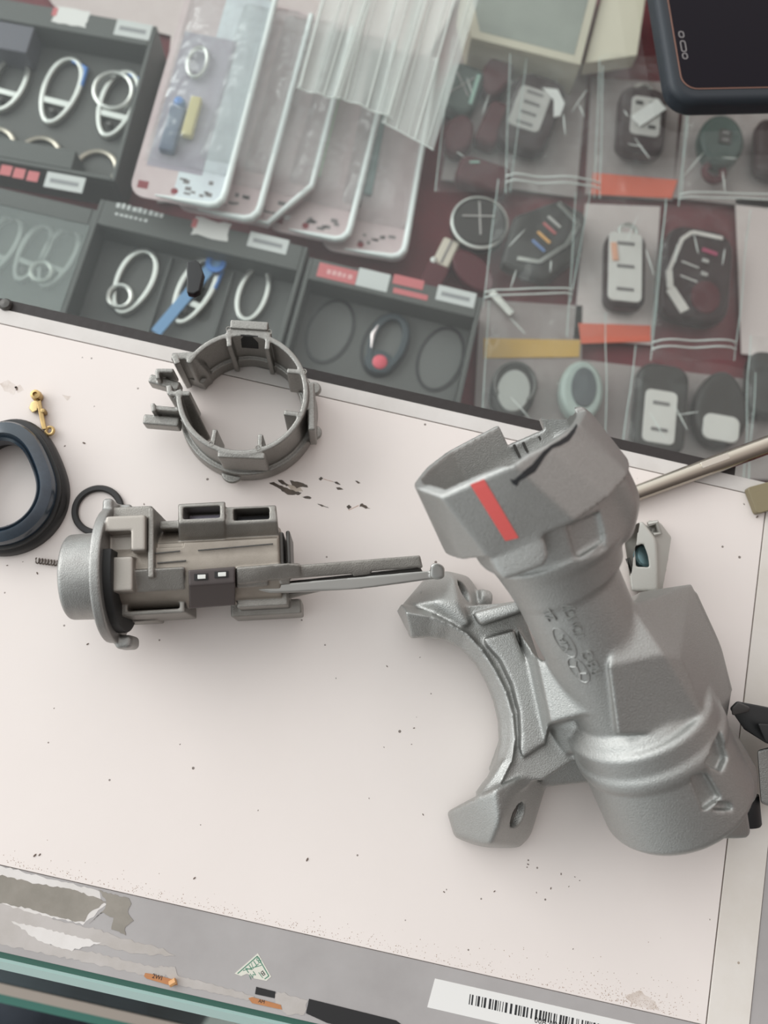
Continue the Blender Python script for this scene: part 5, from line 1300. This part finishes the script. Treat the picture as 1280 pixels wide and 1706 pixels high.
# sprung lever under the tail, with its rounded tip
lever = U(ph_((412, 978, 2.8), (440, 974, 2.8), (736, 949, 2.75), (740, 962, 2.7), (600, 982, 2.7), (450, 988, 2.75), (412, 982, 2.5), (736, 949, 2.4), (740, 962, 2.4), (450, 990, 2.45), k=.03),
          ph_((718, 940, 3.05), (730, 936, 3.05), (741, 944, 3.0), (741, 962, 2.95), (728, 968, 2.85), (716, 962, 2.85), (718, 940, 2.4), (741, 944, 2.4), (741, 962, 2.4), (716, 962, 2.4), k=.08))
leaf = ph_((400, 992, 1.95), (470, 990, 1.95), (610, 968, 2.15), (560, 978, 2.1), (470, 1000, 1.9), (400, 1004, 1.9), (400, 992, 1.75), (610, 968, 2.0), (470, 1000, 1.75), (400, 1004, 1.75), k=.03)
l0, l1 = C_(405, 1010, 2), C_(748, 930, 3)
cast(lockc, [('sprung_lever', lever, mat('lever_steel', (.44, .43, .41), .35, .85)), ('leaf_spring', leaf, CASTD)], (l0.x - .2, l0.y - .2, 1.6), (l1.x + .2, l1.y + .3, 3.3), .03, relax=1)

# ================================================================== ring bracket
zt = 2.2
rc = at(404, 653, zt); FRg = Fr((rc.x, rc.y, 0), 0.0); G = FRg.L
CASTB = mat('ring_die_cast', (0.35, 0.34, 0.32), .40, .85, bump=(3000, 0.5, 0.00025), var=(1800, (.24, .23, .215), .25, .75))
ring = thing('ring_bracket', 'grey cast ring bracket with inner ribs and two prongs, at the panel top', 'bracket', FRg.loc)
def seg(p, q, w, z0, z1, r=.03, zz=zt):
    a, b = G(*p, zz), G(*q, zz); d = (b - a); L_ = d.length; d = Vector((d.x, d.y, 0)).normalized(); n = Vector((-d.y, d.x, 0))
    c = (a + b) / 2
    return sd_box((c.x, c.y, (z0 + z1) / 2), (L_ / 2, w / 2, (z1 - z0) / 2), r, (tuple(d), tuple(n), (0, 0, 1)))
Ro = 2.06
wall = D(sd_cyl((0, 0, 0.02), (0, 0, zt), Ro + .02, Ro), sd_cyl((0, 0, -1), (0, 0, 4), Ro - .17))
basef = D(sd_cyl((0, 0, .02), (0, 0, .62), Ro + .24, Ro + .20, .05), sd_cyl((0, 0, -1), (0, 0, 4), Ro - .30))
shelf = D(sd_cyl((0, 0, .5), (0, 0, .62), Ro), sd_cyl((0, 0, -1), (0, 0, 4), Ro - .42))
gapc = sd_hull([Vector((*G(x, y, zt)[:2], z)) for x, y in ((291, 596), (250, 590), (250, 655), (284, 652), (330, 640), (330, 610)) for z in (-1, 4)], .02)
flat_cut = sd_hull([Vector((*G(x, y, zt)[:2], z)) for x, y in ((378, 540), (452, 541), (449, 556), (381, 556)) for z in (-1, 4)], .02)
top_pad0 = U(seg((378, 551), (452, 556), .16, .1, zt), seg((384, 541), (447, 545), .30, 1.2, zt + .08, .03))
top_pad = top_pad0
ribs_ = U(seg((381, 549), (382, 577), .17, .1, zt), seg((447, 554), (445, 582), .17, .1, zt), seg((478, 617), (510, 620), .17, .5, zt), seg((473, 687), (505, 691), .17, .4, zt),
          seg((434, 722), (432, 752), .16, .5, zt - .05), seg((358, 714), (352, 745), .16, .5, zt - .05))
fins = U(seg((286, 592), (324, 590), .18, .1, zt), seg((290, 590), (296, 606), .20, .1, zt + .02), seg((281, 655), (317, 655), .16, .2, zt), seg((281, 641), (283, 656), .18, .2, zt),
         sd_hull([Vector((G(x, 592, zt).x, G(x, 592, zt).y + o_, z)) for x, z in ((286, zt), (326, zt), (338, 1.0), (338, .05), (286, .05)) for o_ in (-.13, .10)], .03),
         sd_hull([Vector((*G(x, y, zt)[:2], z)) for x, y, z in ((284, 660, zt - .04), (316, 658, zt - .04), (336, 700, .3), (316, 712, .3), (290, 670, .1), (316, 660, .1))], .04))
prongs = U(seg((250, 632), (300, 646), .30, .9, 1.45, .06, 1.3), seg((262, 622), (292, 622), .14, 1.0, 1.85, .03, 1.6), seg((264, 622), (266, 636), .14, 1.0, 1.85, .03, 1.6), seg((240, 700), (300, 705), .34, .8, 1.35, .06, 1.2), seg((256, 682), (300, 686), .16, .9, 1.7, .03, 1.5), seg((257, 676), (259, 690), .14, .9, 1.75, .03, 1.5))
pads = U(seg((517, 632), (519, 712), .24, .35, zt - .25, .04), seg((362, 756), (442, 759), .22, .8, zt - .02, .05), sd_cyl(G(388, 788, .3), G(388, 788, .3) + Vector((0, 0, .12)), .38, .36, .04), sd_cyl(G(524, 722, .3), G(524, 722, .3) + Vector((0, 0, .15)), .26, .25, .04), sd_cyl(G(524, 650, .6), G(524, 650, .6) + Vector((0, 0, .2)), .24, .22, .04))
wall_ = D(U(D(wall, flat_cut), basef), gapc)
cast(ring, [('ring_wall', wall_, CASTB), ('window_pad', top_pad, CASTB), ('inner_ribs', ribs_, CASTB), ('opening_fins', fins, CASTB), ('prongs', prongs, CASTB), ('outer_pads', pads, CASTB)],
     (-3.4, -2.9, 0.0), (2.7, 2.7, 2.45), .032, k=.03, relax=1)
pw = [hit(U(top_pad0, wall_), x, y, FRg)[0] for x, y in ((401, 558), (430, 560), (431, 580), (403, 578))]
skin('dark_window', BLACKM, [pw], ring, .05).modifiers['thickness'].offset = 0
for x, y in ((381, 548), (449, 553), (507, 619), (500, 690), (430, 746), (352, 739)):
    c = G(x, y, zt)
    obj('pin_mark', lathe(BM(), [(.075, zt - .01), (.085, zt + .012), (.06, zt + .012), (.05, zt - .01)], 20, Matrix.Translation((c.x, c.y, 0)), closed=True), CASTD, ring, smooth=True)

# ================================================================== small parts on the panel
# black rubber bezel cut by the left edge
zb_ = 1.1
c = at(-8, 815, zb_); rin = (at(58, 815, zb_) - c).length; rout = (at(86, 815, zb_) - c).length
t = thing('rubber_grommet', 'glossy black rubber grommet ring cut by the left edge of the photo', 'grommet', (c.x, c.y, 0))
lower_grow = .2
tear = lambda a: 1.0 + .34 * max(0, math.cos(a - R(100))) ** 5
RUB = mat('sky_tinted_rubber', (0.018, 0.030, 0.045), .24, spec=.9, var=(60, (.03, .05, .075), .4, .6))  # bluish base colour paints in the sky reflected by the black rubber
obj('upper_ring', lathe(BM(), [(rin, .55), (rin, 1.0), (rin + .06, 1.08), (rin + .10, 1.0), (rin + .17, 1.12), (rin + .25, 1.1), (rout - .05, .98), (rout, .85), (rout, .55)], 96, None, True, tear), RUB, t, smooth=True)
obj('lower_ring', lathe(BM(), [(rin + .12, 0), (rin + .08, .6), (rout + .1, .6), (rout + .10, .42), (rout + .18, .36), (rout + .22, .25), (rout + .22, 0.0)], 96, None, True, tear), mat('dull_rubber', (.022, .021, .021), .45), t, smooth=True)
# O-ring
c = at(163, 850, .1); r0 = (at(207, 850, .1) - c).length
o = obj('rubber_o_ring', lathe(BM(), [(r0 - .20, 0), (r0 - .22, .09), (r0 - .17, .16), (r0 - .05, .16), (r0, .09), (r0 - .02, 0)], 64, None, True), mat('o_ring_rubber', (.02, .018, .018), .5), None, (c.x, c.y, 0), smooth=True)
tag(o, 'thin black rubber O-ring half under the lock cylinder flange', 'ring')
# brass lever
c = at(68, 690, 0); fr = Fr(c, 0); B = fr.L
BR = mat('old_brass', (0.52, 0.36, 0.16), .38, .85, var=(140, (.28, .19, .09), .35, .6))
t = thing('brass_lever', 'small tarnished brass lever above the black rubber grommet', 'lever', fr.loc)
obj('arm', hull_obj('arm_tmp', [B(60, 668, .12), B(68, 666, .12), B(78, 715, .12), B(70, 716, .12), B(60, 668, .3), B(68, 666, .3), B(78, 715, .28), B(70, 716, .28)], BR, t, .02) and BM() or BM(), BR, t) if False else hull_obj('arm', [B(60, 668, .02), B(68, 666, .02), B(78, 715, .02), B(70, 716, .02), B(60, 668, .28), B(68, 666, .28), B(78, 715, .26), B(70, 716, .26)], BR, t, .03)
hull_obj('paddle', [B(48, 680, .02), B(52, 670, .02), B(64, 664, .02), B(62, 684, .02), B(54, 688, .02), B(48, 680, .2), B(52, 670, .24), B(64, 664, .26), B(62, 684, .24), B(54, 688, .2)], mat('pale_brass', (.60, .45, .22), .35, .85), t, .03)
obj('top_boss', lathe(BM(), [(.16, .02), (.18, .2), (.16, .36), (.08, .38), (.07, .3), (0, .3)], 20, Matrix.Translation(B(65, 663, 0))), BR, t, smooth=True)
obj('side_nub', lathe(BM(), [(.08, .02), (.1, .2), (.07, .3), (0, .31)], 14, Matrix.Translation(B(76, 689, 0))), BR, t, smooth=True)
bq = B(83, 718, .18); obj('eyelet', tube(BM(), [bq + Vector((.12 * math.cos(k * math.pi / 10), .13 * math.sin(k * math.pi / 10), 0)) for k in range(20)], .055, 8, closed=True), BR, t, smooth=True)
# coil spring
a, b = at(60, 934, .1), at(100, 939, .1); d = b - a; fr = Fr((a.x, a.y, 0), math.atan2(d.y, d.x)); Ls = d.length
pts = [(Ls * k / 120, .085 * math.cos(k * 2 * math.pi / 15), .1 + .085 * math.sin(k * 2 * math.pi / 15)) for k in range(121)]
o = obj('coil_spring', tube(BM(), pts, .022, 6), mat('spring_wire', (.22, .19, .17), .35, .9), None, fr.loc, fr.rot, smooth=True)
tag(o, 'tiny coil spring at the left of the round silver lock cap', 'spring')
